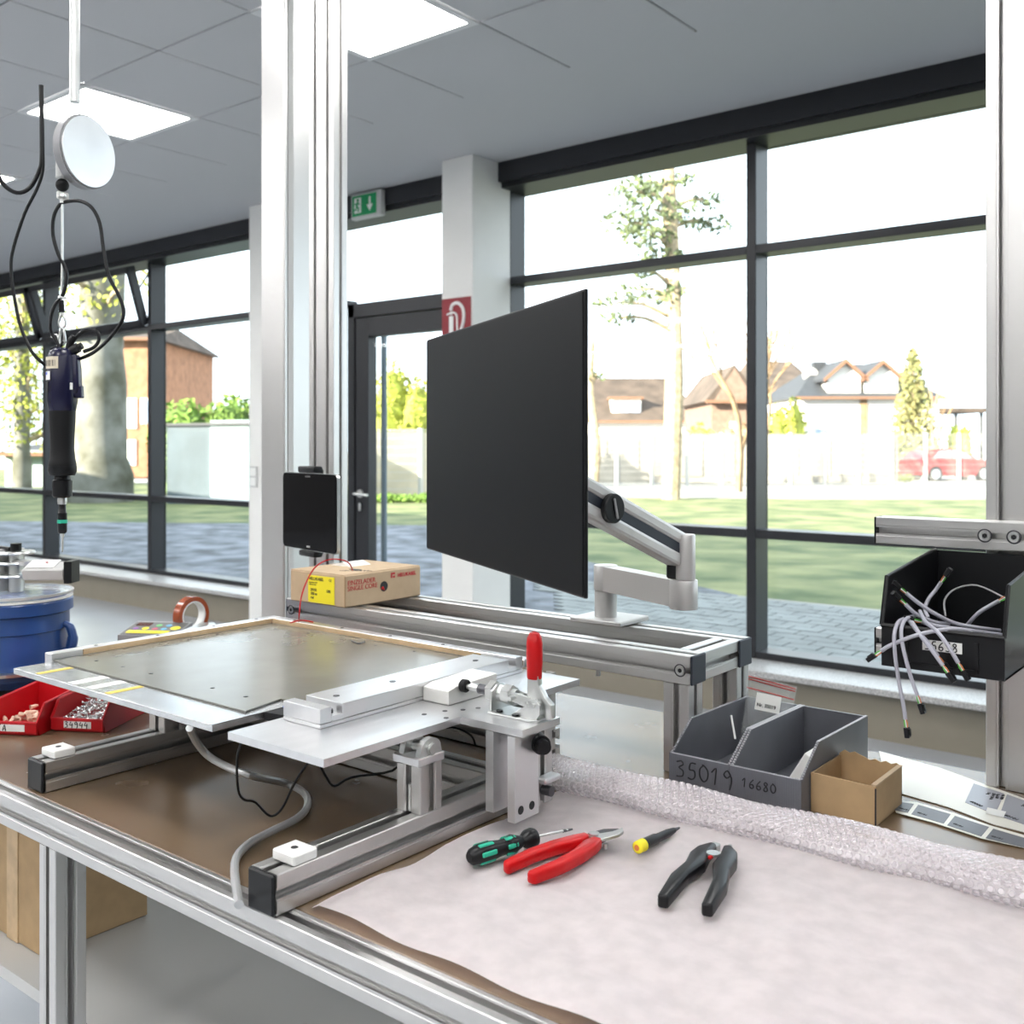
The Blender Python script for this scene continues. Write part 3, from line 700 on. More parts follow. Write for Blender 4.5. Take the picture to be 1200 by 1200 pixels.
pb = thing('clamp_plate', 'L shaped aluminium plate with bar, white block and red handled clamp on it', 'plate', (-.95, 1.03, .99))
obj('plate_body', MB().prism([(-1.076, .776), (-.895, .776), (-.895, 1.012), (-.790, 1.012), (-.790, 1.092), (-.8955, 1.092), (-.8955, 1.290), (-1.076, 1.290)], (PZ-.0095, PZ), XY), 'milled', pb)
for px_, py_ in ((-.93, 1.02), (-.915, 1.04), (-.94, .99), (-.905, .995), (-.905, 1.06)):
    obj('screw_hole', MB().cyl((px_, py_, PZ), (px_, py_, PZ+.0005), .0035, seg=12), 'darksteel', pb)
br = thing('guide_bar', 'machined aluminium bar with end slots lying on the clamp plate', 'bar', (-1.03, 1.06, PZ))
obj('base_strip', MB().box((-1.066, .855, PZ+.0003), (-.993, 1.272, PZ+.0055), .0005), 'milled', br)
obj('bar_body', MB().box((-1.066, .893, PZ+.006), (-.993, 1.236, PZ+.0255), .0006), 'milled', br)
for (ya, yb, yc, yd) in ((.855, .874, .874, .893), (1.255, 1.272, 1.236, 1.255)):
    e = obj('end_block', MB().box((-1.066, ya, PZ+.006), (-.993, yb, PZ+.0255), .0006).box((-1.066, yc, PZ+.006), (-.993, yd, PZ+.013)), 'milled', br)
    ym = (yc+yd)/2
    obj('slot_screw', MB().cyl((-1.008, ym, PZ+.013), (-1.008, ym, PZ+.018), .005), 'darksteel', e)
for yy in (.915, 1.02, 1.20): obj('bar_screw', MB().cyl((-1.03, yy, PZ+.0255), (-1.03, yy, PZ+.0261), .0045, seg=14), 'darksteel', br)
wb = MB().prism([(1.043, PZ+.0005), (1.148, PZ+.0005), (1.148, PZ+.027), (1.060, PZ+.024), (1.043, PZ+.020)], (-.9925, -.944), YZ, .001)
tag(obj('stop_block', wb, 'pom'), 'white plastic stop block between the guide bar and the clamp plunger', 'block')

# ------------------------------------------------------------------ toggle clamp
tc = thing('toggle_clamp', 'push pull toggle clamp with upright red handle on the plate corner', 'clamp', (-.83, 1.065, PZ))
cy = 1.068
obj('base_flange', MB().prism([(-.876, 1.045), (-.803, 1.045), (-.796, 1.052), (-.796, 1.088), (-.876, 1.088)], (PZ+.0003, PZ+.0035), XY, .0006), 'steel', tc)
obj('front_bracket', MB().prism([(cy-.020, PZ+.003), (cy-.017, PZ+.030), (cy-.006, PZ+.037), (cy+.006, PZ+.037), (cy+.017, PZ+.030), (cy+.020, PZ+.003)], (-.876, -.872), YZ, .0008), 'steel', tc, smooth=.5)
AXZ = PZ+.0245
def ring(x0, x1, r, m, nm, r2=None, seg=28):
    return obj(nm, MB().cyl((x0, cy, AXZ), (x1, cy, AXZ), r, r2, seg=seg), m, tc, smooth=.5)
ring(-.889, -.878, .0150, 'steel', 'lock_nut', seg=6)
ring(-.8715, -.863, .0115, 'steel', 'guide_sleeve'); ring(-.863, -.850, .0135, 'steel', 'guide_collar', seg=6); ring(-.850, -.843, .0085, 'steel', 'guide_sleeve')
ring(-.909, -.889, .0068, 'darksteel', 'plunger'); ring(-.924, -.909, .0060, 'steel', 'plunger_thread'); ring(-.932, -.924, .0035, 'steel', 'plunger_neck')
obj('rubber_tip', MB().lathe([(0, 0), (.0075, 0), (.009, .002), (.009, .009), (.006, .012), (0, .012)], (-.931, cy, AXZ), axis=(-1, 0, 0)), 'black_soft', tc, smooth=True)
for sy in (-.008, .005):
    obj('link_bar', MB().prism([(-.850, AXZ+.007), (-.848, AXZ-.006), (-.812, AXZ-.012), (-.806, AXZ-.004), (-.812, AXZ+.003)], (cy+sy, cy+sy+.003), XZ, .0004), 'steel', tc)
    obj('side_cheek', MB().prism([(-.842, PZ+.003), (-.800, PZ+.003), (-.794, PZ+.010), (-.794, PZ+.022), (-.802, PZ+.030), (-.812, PZ+.027), (-.818, PZ+.018)], (cy+sy*1.8-.001, cy+sy*1.8+.002), XZ, .0004), 'steel', tc)
for px_, pz_ in ((-.842, AXZ), (-.815, AXZ-.004), (-.804, PZ+.021)):
    obj('rivet', MB().cyl((px_, cy-.0185, pz_), (px_, cy+.016, pz_), .0032), 'steel', tc)
HX = -.812
obj('handle_stem', MB().prism([(HX-.010, PZ+.062), (HX+.007, PZ+.062), (HX+.008, PZ+.045), (HX+.018, PZ+.030), (HX+.028, PZ+.022), (HX+.029, PZ+.004), (HX+.020, PZ+.002), (HX+.014, PZ+.016), (HX-.006, PZ+.022), (HX-.011, PZ+.030)], (cy-.005, cy+.005), XZ, .001), 'steel', tc, smooth=.5)
obj('flange_bolt', MB().cyl((-.862, 1.054, PZ+.0035), (-.862, 1.054, PZ+.0055), .0045).cyl((-.832, 1.050, PZ+.0035), (-.832, 1.050, PZ+.0055), .0045), 'black', tc)
obj('red_grip', MB().lathe([(0, 0), (.0085, 0), (.0092, .002), (.0100, .025), (.0100, .045), (.0092, .054), (.006, .0605), (0, .063)], (HX-.002, cy, PZ+.052), squash=(1.12, 1.0), axis=(.0, 0, 1)), 'red', tc, smooth=True)

# hoses and cables under the plates
hz = MB().tube([atz(222, 853, .988), atd(232, 872, 1.40), atd(250, 890, 1.42), atd(290, 908, 1.41), atz(335, 918, .864), atz(357, 930, .858), atz(360, 945, .857), atz(348, 959, .857), atz(318, 974, .857), atz(290, 990, .857), atz(275, 1012, .857), atz(280, 1060, .857)], .0052, 10)
tag(obj('air_hose', hz, 'hose', smooth=True), 'silver grey hose curling on the bench below the clamp plate', 'hose')
cb2 = MB().tube([atd(284, 866, 1.27), atd(278, 888, 1.28), atd(279, 925, 1.30), atd(286, 937, 1.31), atd(299, 940, 1.33), atd(316, 956, 1.35), atd(330, 948, 1.35), atd(345, 918, 1.33), atd(362, 893, 1.31), atd(372, 893, 1.31), atd(382, 910, 1.32), atd(392, 921, 1.34), atd(412, 911, 1.35), atd(460, 903, 1.36), atd(468, 885, 1.37), atd(470, 864, 1.37)], .0017, 7)
tag(obj('black_cable', cb2, 'black', smooth=True), 'thin black cable looping down under the front of the clamp plate', 'cable')
tag(obj('black_wire', MB().tube([atd(520, 853, 1.52), atd(535, 853, 1.5), atd(552, 862, 1.47), atd(557, 873, 1.46)], .0015, 6), 'black', smooth=True), 'short black wire behind the hinge post under the clamp plate', 'cable')

# ================================================================== RIGHT SIDE: beams, black bin, cables
BX0 = -.546
for z0, z1, lab in ((1.208, 1.249, 'upper slotted aluminium crossbeam above the black bin'), (1.037, 1.077, 'lower slotted aluminium crossbeam behind the black bin')):
    t = thing('crossbeam', lab, 'beam', (-.1, 1.60, z0))
    obj('beam_profile', profile((BX0+.003, 1.588, z0), (.55, 1.629, z1), 0), 'alu', t)
    obj('end_cap', MB().box((BX0, 1.588, z0), (BX0+.0028, 1.629, z1), .001), 'black', t)
    if z0 > 1.1:
        bolt(-.385, 1.5872, (z0+z1)/2, t); bolt(-.346, 1.5872, (z0+z1)/2, t)
bb = thing('black_bin', 'black open fronted storage bin full of grey cables at right', 'storage bin', (-.378, 1.46, 1.07))
bx0, bx1, by0, by1, bz0 = -.452, -.303, 1.343, 1.584, 1.072
w_ = .003
side_poly = [(by0+.004, bz0), (by0, 1.125), (by0+.020, 1.186), (by1-.02, 1.204), (by1, 1.204), (by1, bz0)]
for nm, xx in (('side_wall', bx0), ('side_wall', bx1-w_)):
    obj(nm, MB().prism(side_poly, (xx, xx+w_), YZ), 'black', bb)
for bxx in (bx0, bx1): obj('rim', MB().tube([(bxx, by0, 1.125), (bxx, by0+.020, 1.186), (bxx, by1-.02, 1.204), (bxx, by1-.003, 1.204)], .0028, 6, 0), 'black', bb)
obj('back_wall', MB().box((bx0, by1-w_, bz0), (bx1, by1, 1.204)), 'black', bb)
obj('bottom', MB().box((bx0, by0+.004, bz0), (bx1, by1, bz0+w_)), 'black', bb)
fw = obj('front_wall', MB().box((bx0, by0, bz0), (bx1, by0+w_, 1.125)).tube([(bx0, by0, 1.125), (bx1, by0, 1.125)], .003, 6, 0), 'black', bb)
obj('label_frame', MB().box((bx0+.03, by0-.002, 1.08), (bx0+.034, by0, 1.115)).box((bx1-.034, by0-.002, 1.08), (bx1-.03, by0, 1.115)).box((bx0+.03, by0-.002, 1.078), (bx1-.03, by0, 1.081)), 'black', fw)
obj('number_sticker', MB().box((bx0+.052, by0-.0008, 1.099), (bx0+.100, by0-.0001, 1.1125), .0002), 'paper', fw)
handwrite('35658', .0105, .0008, frame_mx((bx0+.055, by0-.0009, 1.1005), (1, 0, 0), (0, 0, 1)), fw, adv=.80)
CP = [  # (pixel path with bench depth y, connector kind), from the connector inwards
 ([(1103, 682, 1.45), (1096, 692, 1.45), (1088, 702, 1.44), (1084, 714, 1.43), (1088, 724, 1.42)], 'grey cable end standing up inside the black bin'),
 ([(1062, 695, 1.37), (1078, 708, 1.38), (1097, 720, 1.39), (1118, 730, 1.41), (1142, 735, 1.43), (1172, 739, 1.46)], 'grey cable lying across the black bin with uppermost left plug'),
 ([(1061, 708, 1.36), (1074, 720, 1.37), (1095, 729, 1.39), (1112, 731, 1.41)], 'grey cable with plug resting on the left wall of the black bin'),
 ([(1033, 763, 1.328), (1042, 757, 1.328), (1066, 747, 1.326), (1092, 740, 1.333), (1120, 737, 1.35), (1138, 741, 1.37)], 'grey cable reaching out to the left in front of the black bin'),
 ([(1061, 843, 1.326), (1059, 828, 1.326), (1053, 797, 1.326), (1049, 768, 1.326), (1048, 744, 1.328), (1053, 729, 1.345), (1063, 724, 1.37)], 'longest grey cable hanging down in front of the black bin'),
 ([(1075, 815, 1.322), (1067, 792, 1.322), (1059, 762, 1.324), (1056, 740, 1.333), (1061, 726, 1.35), (1072, 722, 1.38)], 'grey cable hanging beside the longest one in front of the bin'),
 ([(1099, 769, 1.33), (1088, 754, 1.328), (1074, 738, 1.335), (1065, 727, 1.36)], 'short grey cable hanging over the bin front above the sticker'),
 ([(1123, 777, 1.322), (1111, 757, 1.322), (1098, 740, 1.33), (1085, 729, 1.35), (1078, 716, 1.38)], 'grey cable ending at the lower right of the black bin front'),
 ([(1105, 780, 1.318), (1092, 762, 1.32), (1079, 745, 1.327), (1069, 729, 1.35)], 'grey cable crossing in front of the number sticker'),
 ([(1171, 704, 1.44), (1160, 710, 1.44), (1146, 719, 1.44), (1133, 733, 1.45)], 'grey cable running to the right wall of the black bin'),
 ([(1080, 729, 1.37), (1100, 734, 1.38), (1130, 738, 1.41), (1174, 744, 1.44)], 'grey cable lying along the bottom of the black bin')]
for pts, lab in CP:
    P3 = [aty(*p) for p in pts]
    c = thing('cable', lab, 'cable', P3[-1], group='grey cables in the black bin')
    obj('jacket', MB().tube(P3, .0026, 8), 'cablegrey', c, smooth=True)
    d = (P3[0]-P3[1]).normalized(); e = P3[0]+d*.010
    sdv = d.cross(Vector((0, 1, 0))).normalized()
    for off, mm in ((-.0014, 'wgreen'), (0, 'paper'), (.0014, 'worange')):
        obj('core_wire', MB().tube([P3[0]-d*.001+sdv*off*.5, P3[0]+d*.005+sdv*off*1.3, e+sdv*off], .0007, 5), mm, c)
    q = d.to_track_quat('Z', 'Y').to_matrix().to_4x4()
    m2 = MB().box((-.0042, -.003, 0), (.0042, .003, .013), .0006).box((-.002, .003, .002), (.002, .0045, .010))
    bmesh.ops.transform(m2.bm, matrix=Matrix.Translation(e) @ q, verts=m2.bm.verts); obj('plug', m2, 'black', c)
tag(obj('thin_cable', MB().tube([aty(1108, 722, 1.50), aty(1107, 703, 1.52), aty(1120, 690, 1.54), aty(1145, 686, 1.55), aty(1176, 700, 1.53)], .0014, 6), 'grey', smooth=True), 'thin dark cord curving up behind the grey cables in the bin', 'cable')

# ------------------------------------------------------------------ grey corrugated bins
def flute(mb, p0, p1, up, n, r):
    pass
def grey_bin(x0, x1, lab, num, sz, wlab):
    y0, y1 = 1.335, 1.592; zf, zm, zb = .902, .940, .936
    t = thing('parts_bin', lab, 'storage bin', ((x0+x1)/2, 1.46, TZ), group='grey corrugated plastic bins')
    b = .004
    sp = [(y0, TZ+.001), (y0, zf-.002), (y0+.060, zm), (y1, zb), (y1, TZ+.001)]
    for xx in (x0, x1-b):
        s = obj('side_wall', MB().prism(sp, (xx, xx+b), YZ), 'greybin', t)
        m2 = MB()
        L = math.hypot(.060, zm-zf)
        for k in range(16):     # open flute ends along the sloping edge
            q = (k+.5)/16; m2.box((xx+.0006, y0+.060*q-.0008, zf+(zm-zf)*q-.0012), (xx+b-.0006, y0+.060*q+.0008, zf+(zm-zf)*q+.0012))
        obj('flute_ends', m2, 'greybinedge', s)
        obj('top_edge', MB().prism([(y0+.060, zm), (y1, zb), (y1, zb+.001), (y0+.060, zm+.001)], (xx, xx+b), YZ), 'greybinedge', s)
    obj('back_wall', MB().box((x0+b, y1-b, TZ+.001), (x1-b, y1, zb)), 'greybin', t)
    obj('bottom', MB().box((x0+b, y0, TZ+.001), (x1-b, y1, TZ+.005)), 'greybin', t)
    m2 = MB().box((x0, y0-b, TZ+.001), (x1, y0, zf))
    f = obj('front_wall', m2, 'greybin', t)
    n = int((x1-x0)/.0034); m3 = MB(); m4 = MB()
    for k in range(n):
        xx = x0+.0017+k*.0034
        m3.box((xx-.0009, y0-b-.0004, TZ+.002), (xx+.0009, y0-b+.0002, zf-.001))
        m4.box((xx-.0011, y0-b+.0003, zf-.0002), (xx+.0011, y0-.0003, zf+.0009))
    obj('ribs', m3, 'greybin', f); obj('flute_ends', m4, 'greybinedge', f)
    handwrite(num, sz, .0011 if sz > .02 else .0009, frame_mx((x0+(.012 if sz > .02 else .020), y0-b-.0007, zf-(.008 if sz > .02 else .013)-sz), (1, 0, -.0), (0, 0, 1)), f, adv=.80 if sz > .02 else .85)
    return t
grey_bin(-.762, -.6645, 'left grey corrugated bin marked 35019 with a zip bag inside', '35019', .024, '')
grey_bin(-.6635, -.557, 'right grey corrugated bin marked 16680 beside the cardboard box', '16680', .0125, '')
# zip bag in the left bin
zb_ = thing('zip_bag', 'clear zip bag with red seal lines and a number label in left grey bin', 'bag', (-.70, 1.56, .86))
A0 = Vector((-.752, 1.565, .875)); 
def bagpt(s_, t_):   # s across, t up
    y = 1.55+.016*t_+.006*math.sin(5*s_)*(1-t_); x = -.745+.105*s_*1.0-.010*(1-t_); z = .872+.108*t_-.012*s_*t_
    if t_ < .6: y -= .012*math.sin(PI*s_)*(1-t_)
    return Vector((x, y, z))
m2 = MB(); N = 14
for off in (0, .004):
    V = [[m2.bm.verts.new(bagpt(i/N*.78, j/N)+Vector((0, off, 0))) for i in range(N+1)] for j in range(N+1)]
    for j in range(N):
        for i in range(N): m2.bm.faces.new((V[j][i], V[j][i+1], V[j+1][i+1], V[j+1][i]))
obj('bag_film', m2, 'bagfilm', zb_, smooth=True)
for tt in (.80, .93, .97):
    obj('seal_line', MB().tube([bagpt(s_*.78, tt)+Vector((0, -.001, 0)) for s_ in (0, .33, .66, 1)], .0008, 5), 'red', zb_)
LQ = [aty(*p) for p in ((884, 831, 1.532), (913, 837, 1.532), (916, 817, 1.542), (887, 811, 1.542))]
lbq = obj('bag_label', MB().quad(*LQ), 'paper', zb_)
lx_ = LQ[1]-LQ[0]; lu_ = LQ[3]-LQ[0]
text('Nr. 35019', .0078, 'ink', frame_mx(LQ[0]+lx_*.08+lu_*.22+Vector((0, -.001, 0)), lx_, lu_), lbq, bold=.0002)
obj('bag_part', MB().tube([(-.745, 1.50, .925), (-.728, 1.48, .895)], .0018, 6, 0).tube([(-.72, 1.44, .862), (-.70, 1.50, .885)], .0018, 6, 0), 'paper', zb_, label='white plastic pin')
obj('bag_bracket', MB().box((-.735, 1.53, .86), (-.70, 1.56, .90), .004).cyl((-.70, 1.54, .88), (-.68, 1.55, .92), .006), 'steel', zb_)
wp = MB().prism([(-.608, .857), (-.566, .857), (-.566, .912), (-.580, .920), (-.604, .880)], (1.40, 1.50), XZ, .002)
tag(obj('white_part', wp, 'pom'), 'white plastic part lying in the right grey bin', 'part')
# small cardboard box
sb = thing('small_carton', 'small open brown cardboard box right of the grey bins', 'box', (-.51, 1.40, TZ))
x0, x1, y0, y1, zt = -.5555, -.466, 1.362, 1.470, .904
q = .0025
obj('front_panel', MB().prism([(x0, TZ+.001), (x1, TZ+.001), (x1, zt), ((x0+x1)/2, zt+.001), (x0, zt+.002)], (y0, y0+q), XZ), 'card2', sb)
obj('side_panel', MB().box((x1-q, y0+q, TZ+.001), (x1, y1, zt+.002)), 'card2', sb)
obj('side_panel', MB().box((x0, y0+q, TZ+.001), (x0+q, y1, zt+.002)), 'card2', sb)
rag = [(x0, TZ+.001), (x1, TZ+.001), (x1, zt+.001)]+[(x1-(x1-x0)*k/12, zt+.002+(.003 if k % 2 else .0)+(.005 if 8 <= k <= 11 else 0)) for k in range(1, 12)]+[(x0, zt+.004)]
obj('back_panel', MB().prism(rag, (y1-q, y1), XZ), 'card2', sb)
obj('bottom', MB().box((x0, y0, TZ+.001), (x1, y1, TZ+.003)), 'cardin', sb)
obj('corner_gap', MB().box((x1-.0012, y0-.0006, TZ+.002), (x1+.0005, y0+.0012, zt-.002)), 'ink', sb)
obj('folded_flap', MB().prism([(y0, zt+.0005), (y1, zt+.002), (y1, zt+.003), (y0, zt+.003)], (x1-.006, x1+.0008), YZ), 'card', sb)
# label strips on the bench
def strip(nm, pts, wd, z, m, parent, th=.0004):
    mb = MB()
    V = []
    for i, p in enumerate(pts):
        a = Vector(pts[max(i-1, 0)][:2]); b = Vector(pts[min(i+1, len(pts)-1)][:2]); d = (b-a).normalized(); nrm = Vector((-d.y, d.x))
        V.append((mb.bm.verts.new((p[0]+nrm.x*wd/2, p[1]+nrm.y*wd/2, p[2])), mb.bm.verts.new((p[0]-nrm.x*wd/2, p[1]-nrm.y*wd/2, p[2]))))
    for a, b in zip(V, V[1:]): mb.bm.faces.new((a[0], b[0], b[1], a[1]))
    r = bmesh.ops.solidify(mb.bm, geom=list(mb.bm.faces), thickness=th)
    return obj(nm, mb, m, parent)
M['silverlabel'] = mat('silver label', (.30, .31, .35), .4, .2)
M['backing'] = mat('cream backing paper', (.78, .76, .68), .35)
def flat(nm, px, z0, z1, m, p):
    return obj(nm, MB().prism([tuple(atz(u_, v_, z1)[:2]) for u_, v_ in px], (z0, z1), XY), m, p)
def flat_text(s_, sz, q, z, p, sp=1.):
    o_ = atz(*q[0], z); x_ = atz(*q[1], z)-o_
    mxx_ = Matrix.Translation(o_) @ Matrix.Rotation(math.atan2(x_.y, x_.x), 4, 'Z'); text(s_, sz, 'ink', mxx_, p, sp=sp)
ls = thing('label_strip', 'cream backing paper with silver type labels lying on the bench at the right edge', 'labels', (-.33, 1.55, TZ))
flat('backing_paper', [(1030, 880), (1100, 899), (1160, 921), (1240, 950), (1240, 985), (1165, 966), (1110, 945), (1040, 925)], TZ+.001, TZ+.0018, 'backing', ls)
for q_, t_ in (([(1141, 918), (1177, 930), (1166, 954), (1131, 940)], '40000'), ([(1180, 931), (1219, 944), (1209, 969), (1171, 956)], '40101'), ([(1222, 945), (1262, 958), (1252, 983), (1213, 970)], '40101')):
    l_ = flat('type_label', q_, TZ+.0019, TZ+.0023, 'silverlabel', ls)
    flat_text('Nr. 3000\nTyp A10\n230 V 50 Hz\n3 kg', .0062, [(q_[1][0]-3, q_[1][1]+1), (q_[2][0]-3, q_[2][1]+1)], TZ+.0025, l_)
    flat_text(t_, .009, [(q_[3][0]+4, q_[3][1]-1), (q_[2][0], q_[2][1]-1)], TZ+.0025, l_)
flat('white_tab', [(1157, 946), (1179, 951), (1176, 958), (1155, 953)], TZ+.0026, TZ+.0029, 'paper', ls)
ls2 = thing('grey_label_strip', 'glossy strip of dark grey labels lying next to the small carton', 'labels', (-.38, 1.46, TZ))
flat('sleeve', [(1045, 936), (1075, 940), (1116, 952), (1160, 967), (1240, 990), (1240, 1002), (1150, 982), (1095, 964), (1050, 952)], TZ+.0019, TZ+.0026, 'backing', ls2)
for q_ in ([(1050, 939), (1071, 942), (1064, 952), (1047, 949)], [(1076, 943), (1114, 954), (1106, 965), (1068, 954)], [(1119, 956), (1159, 969), (1150, 980), (1110, 967)], [(1164, 971), (1208, 984), (1200, 993), (1155, 982)]):
    l_ = flat('grey_label', q_, TZ+.0027, TZ+.0030, 'greybin', ls2)
    flat_text('40101', .006, [(q_[3][0]+6, q_[3][1]-2), (q_[2][0], q_[2][1]-2)], TZ+.0032, l_)

# ------------------------------------------------------------------ foam and bubble wrap
fm = MB(); nx, ny = 60, 36
def foam_edge(y): return -.868-.02*max(0, y-.883)+.005*math.sin(y*30)
V = []
for j in range(ny+1):
    y = .735+(1.30-.735)*j/ny; row = []
    for i in range(nx+1):
        xl = foam_edge(y); x = xl+(-.10-xl)*i/nx
        z = TZ+.0085+.0022*math.sin(x*41+y*13)+.0018*math.sin(y*57+x*9)
        if i == 0: z = TZ+.002
        row.append(fm.bm.verts.new((x, y, z)))
    V.append(row)
for j in range(ny):
    for i in range(nx): fm.bm.faces.new((V[j][i], V[j][i+1], V[j+1][i+1], V[j+1][i]))
bmesh.ops.solidify(fm.bm, geom=list(fm.bm.faces), thickness=.0015)
tag(obj('foam_sheet', fm, 'foam', smooth=True), 'pinkish white foam packing sheet spread on the bench under the tools', 'packing foam')
bw = thing('bubble_wrap', 'folded clear bubble wrap along the rear edge of the foam sheet', 'bubble wrap', (-.5, 1.27, TZ))
sec = [(1.202, .861), (1.197, .869), (1.201, .878), (1.216, .884), (1.240, .886), (1.265, .883), (1.285, .876), (1.296, .864)]
def wrap_pt(x, k):
    y, z = sec[k]
    w = max(0, min(1, (x+.97)/.10))            # the left corner lies lower and further back
    y2 = y+(.035)*(1-w)+.045*(x+.6)*.35; z2 = TZ+.010+(z-.861)*(.35+.65*w)*(1+.10*math.sin(x*22+k))
    return Vector((x+.0, y2+.003*math.sin(x*31+k*.7), z2))
m2 = MB(); m3 = MB(); xs = [-.965+i*.0105 for i in range(84)]
VV = [[m2.bm.verts.new(wrap_pt(x, k)) for k in range(len(sec))] for x in xs]
for i in range(len(xs)-1):
    for k in range(len(sec)-1): m2.bm.faces.new((VV[i][k], VV[i+1][k], VV[i+1][k+1], VV[i][k+1]))
bmesh.ops.solidify(m2.bm, geom=list(m2.bm.faces), thickness=-.0004)
obj('film', m2, 'bubblebase', bw, smooth=True)
# arc length along the section for hexagonal bubble rows
cum = [0]
for a, b in zip(sec, sec[1:]): cum.append(cum[-1]+math.hypot(b[0]-a[0], b[1]-a[1]))
def wrap_s(x, s_):
    for k in range(len(sec)-1):
        if s_ <= cum[k+1]:
            t = (s_-cum[k])/(cum[k+1]-cum[k]); return wrap_pt(x, k).lerp(wrap_pt(x, k+1), t), (wrap_pt(x, k+1)-wrap_pt(x, k))
    return wrap_pt(x, len(sec)-1), (wrap_pt(x, 7)-wrap_pt(x, 6))
row = 0; s_ = .004
while s_ < cum[-1]-.004:
    i = 0
    while True:
        x = -.962+i*.0105+(.00525 if row % 2 else 0)
        if x > -.10: break
        p, tg = wrap_s(x, s_)
        nrm = Vector((1, 0, 0)).cross(tg).normalized()
        if nrm.dot(Vector((0, -1, 1))) < 0: nrm = -nrm
        xx_ = Vector((1, 0, 0)); yy_ = nrm.cross(xx_)
        prev = None
        for rr, hh in ((.0048, 0), (.0044, .0022), (.0030, .0034)):
            ringv = [m3.bm.verts.new(p+xx_*rr*math.cos(a)+yy_*rr*math.sin(a)+nrm*hh) for a in [k*PI/4 for k in range(8)]]
            if prev:
                for k in range(8): m3.bm.faces.new((prev[k], prev[(k+1) % 8], ringv[(k+1) % 8], ringv[k]))
            prev = ringv
        m3.bm.faces.new(prev); i += 1
    s_ += .0092; row += 1
obj('bubbles', m3, 'bubble', bw, smooth=True, kind='stuff')

# ------------------------------------------------------------------ hand tools on the foam
FT = TZ+.0115
def along(p0, p1):
    p0 = Vector(p0); p1 = Vector(p1); d = (p1-p0).normalized(); s = Vector((-d.y, d.x, 0)); return p0, d, s
sdv_ = thing('screwdriver', 'small screwdriver with black and teal handle lying on the foam', 'screwdriver', (-.775, .96, FT))
a = Vector((-.787, .905, FT+.0125)); b = Vector((-.764, 1.006, FT+.0125)); dd = (b-a).normalized()
obj('handle', MB().lathe([(0, 0), (.006, 0), (.0095, .004), (.0118, .014), (.0118, .030), (.0095, .045), (.0095, .055), (.0118, .064), (.0080, .076), (.0065, .080), (.0115, .088), (.0122, .096), (.0105, .101), (.004, .104), (0, .104)], a, axis=dd, seg=6*4), 'black', sdv_, smooth=True)
q = dd.to_track_quat('Z', 'Y').to_matrix().to_4x4()
for k in range(6):
    an = k*PI/3+.3
    for z0, z1, rr in ((.012, .034, .0112), (.052, .068, .0100)):
        m2 = MB().box((-.0028, rr-.001, z0), (.0028, rr+.0014, z1), .0012)
        bmesh.ops.transform(m2.bm, matrix=Matrix.Translation(a) @ q @ Matrix.Rotation(an, 4, 'Z'), verts=m2.bm.verts)
        obj('grip_insert', m2, 'teal', sdv_)
obj('shaft', MB().cyl(b, b+dd*.052+Vector((0, 0, -.004)), .0017), 'steel', sdv_)
obj('blade_tip', MB().cyl(b+dd*.044+Vector((0, 0, -.0035)), b+dd*.060+Vector((0, 0, -.005)), .0021, .0012), 'darksteel', sdv_)
cu = thing('cable_cutter', 'red handled cable cutter lying on the foam', 'pliers', (-.71, 1.02, FT))
pv = Vector((-.706, 1.048, FT+.010))
fd = Vector((.10, 1, 0)).normalized(); sd2 = Vector((fd.y, -fd.x, 0))
def fl(a_, b_, w): return pv+sd2*a_+fd*b_+Vector((0, 0, w))
obj('jaw', MB().prism([(-.014, -.008), (-.014, .008), (-.009, .030), (.003, .044), (.011, .043), (.008, .022), (.012, -.006)], (-.003, .003), fl, .0006), 'darksteel', cu)
obj('jaw', MB().prism([(.013, -.010), (.018, .006), (.021, .024), (.018, .036), (.010, .044), (.009, .026), (.002, .010), (-.006, -.006)], (.002, .006), fl, .0006), 'steel', cu)
obj('pivot_bolt', MB().cyl(pv+Vector((0, 0, .001)), pv+Vector((0, 0, .0085)), .0065, seg=24), 'steel', cu)
for sgn in (-1, 1):
    pts = [(sgn*.002, -.004), (sgn*.014, .000), (sgn*.021, -.020), (sgn*.027, -.050), (sgn*.030, -.090), (sgn*.026, -.135), (sgn*.014, -.137), (sgn*.015, -.090), (sgn*.010, -.050), (sgn*.001, -.022)]
    if sgn < 0: pts = pts[::-1]
    obj('handle', MB().prism(pts, (-.008, .007), fl, .0035), 'red', cu, smooth=.9)
obj('spring_stub', MB().cyl(fl(.018, .0, -.006), fl(.018, .0, .0), .003), 'steel', cu)
pn = thing('marker_pen', 'short black pen with yellow end lying on the foam', 'pen', (-.65, 1.11, FT))
a = Vector((-.653, 1.062, FT+.0085)); b = Vector((-.648, 1.158, FT+.006)); dd = (b-a).normalized()
obj('yellow_end', MB().lathe([(0, 0), (.005, 0), (.0075, .002), (.0078, .014), (0, .014)], a, axis=dd), 'yellow', pn, smooth=True)
obj('end_dimple', MB().lathe([(0, -.0003), (.0035, -.0003), (.0038, .001), (0, .001)], a, axis=dd), 'worange', pn)
obj('barrel', MB().lathe([(0, .014), (.0072, .014), (.0068, .040), (.0056, .045), (.0050, .070), (.0032, .084), (0, .086)], a, axis=dd), 'black', pn, smooth=True)
obj('tip', MB().lathe([(0, .084), (.0026, .084), (.0012, .096), (0, .096)], a, axis=dd), 'darksteel', pn)
st = thing('wire_stripper', 'black wire stripping pliers at the bottom edge on the foam', 'pliers', (-.555, 1.09, FT))
pv = Vector((-.562, 1.085, FT+.008)); fd = Vector((-.25, 1, 0)).normalized(); sd2 = Vector((fd.y, -fd.x, 0))
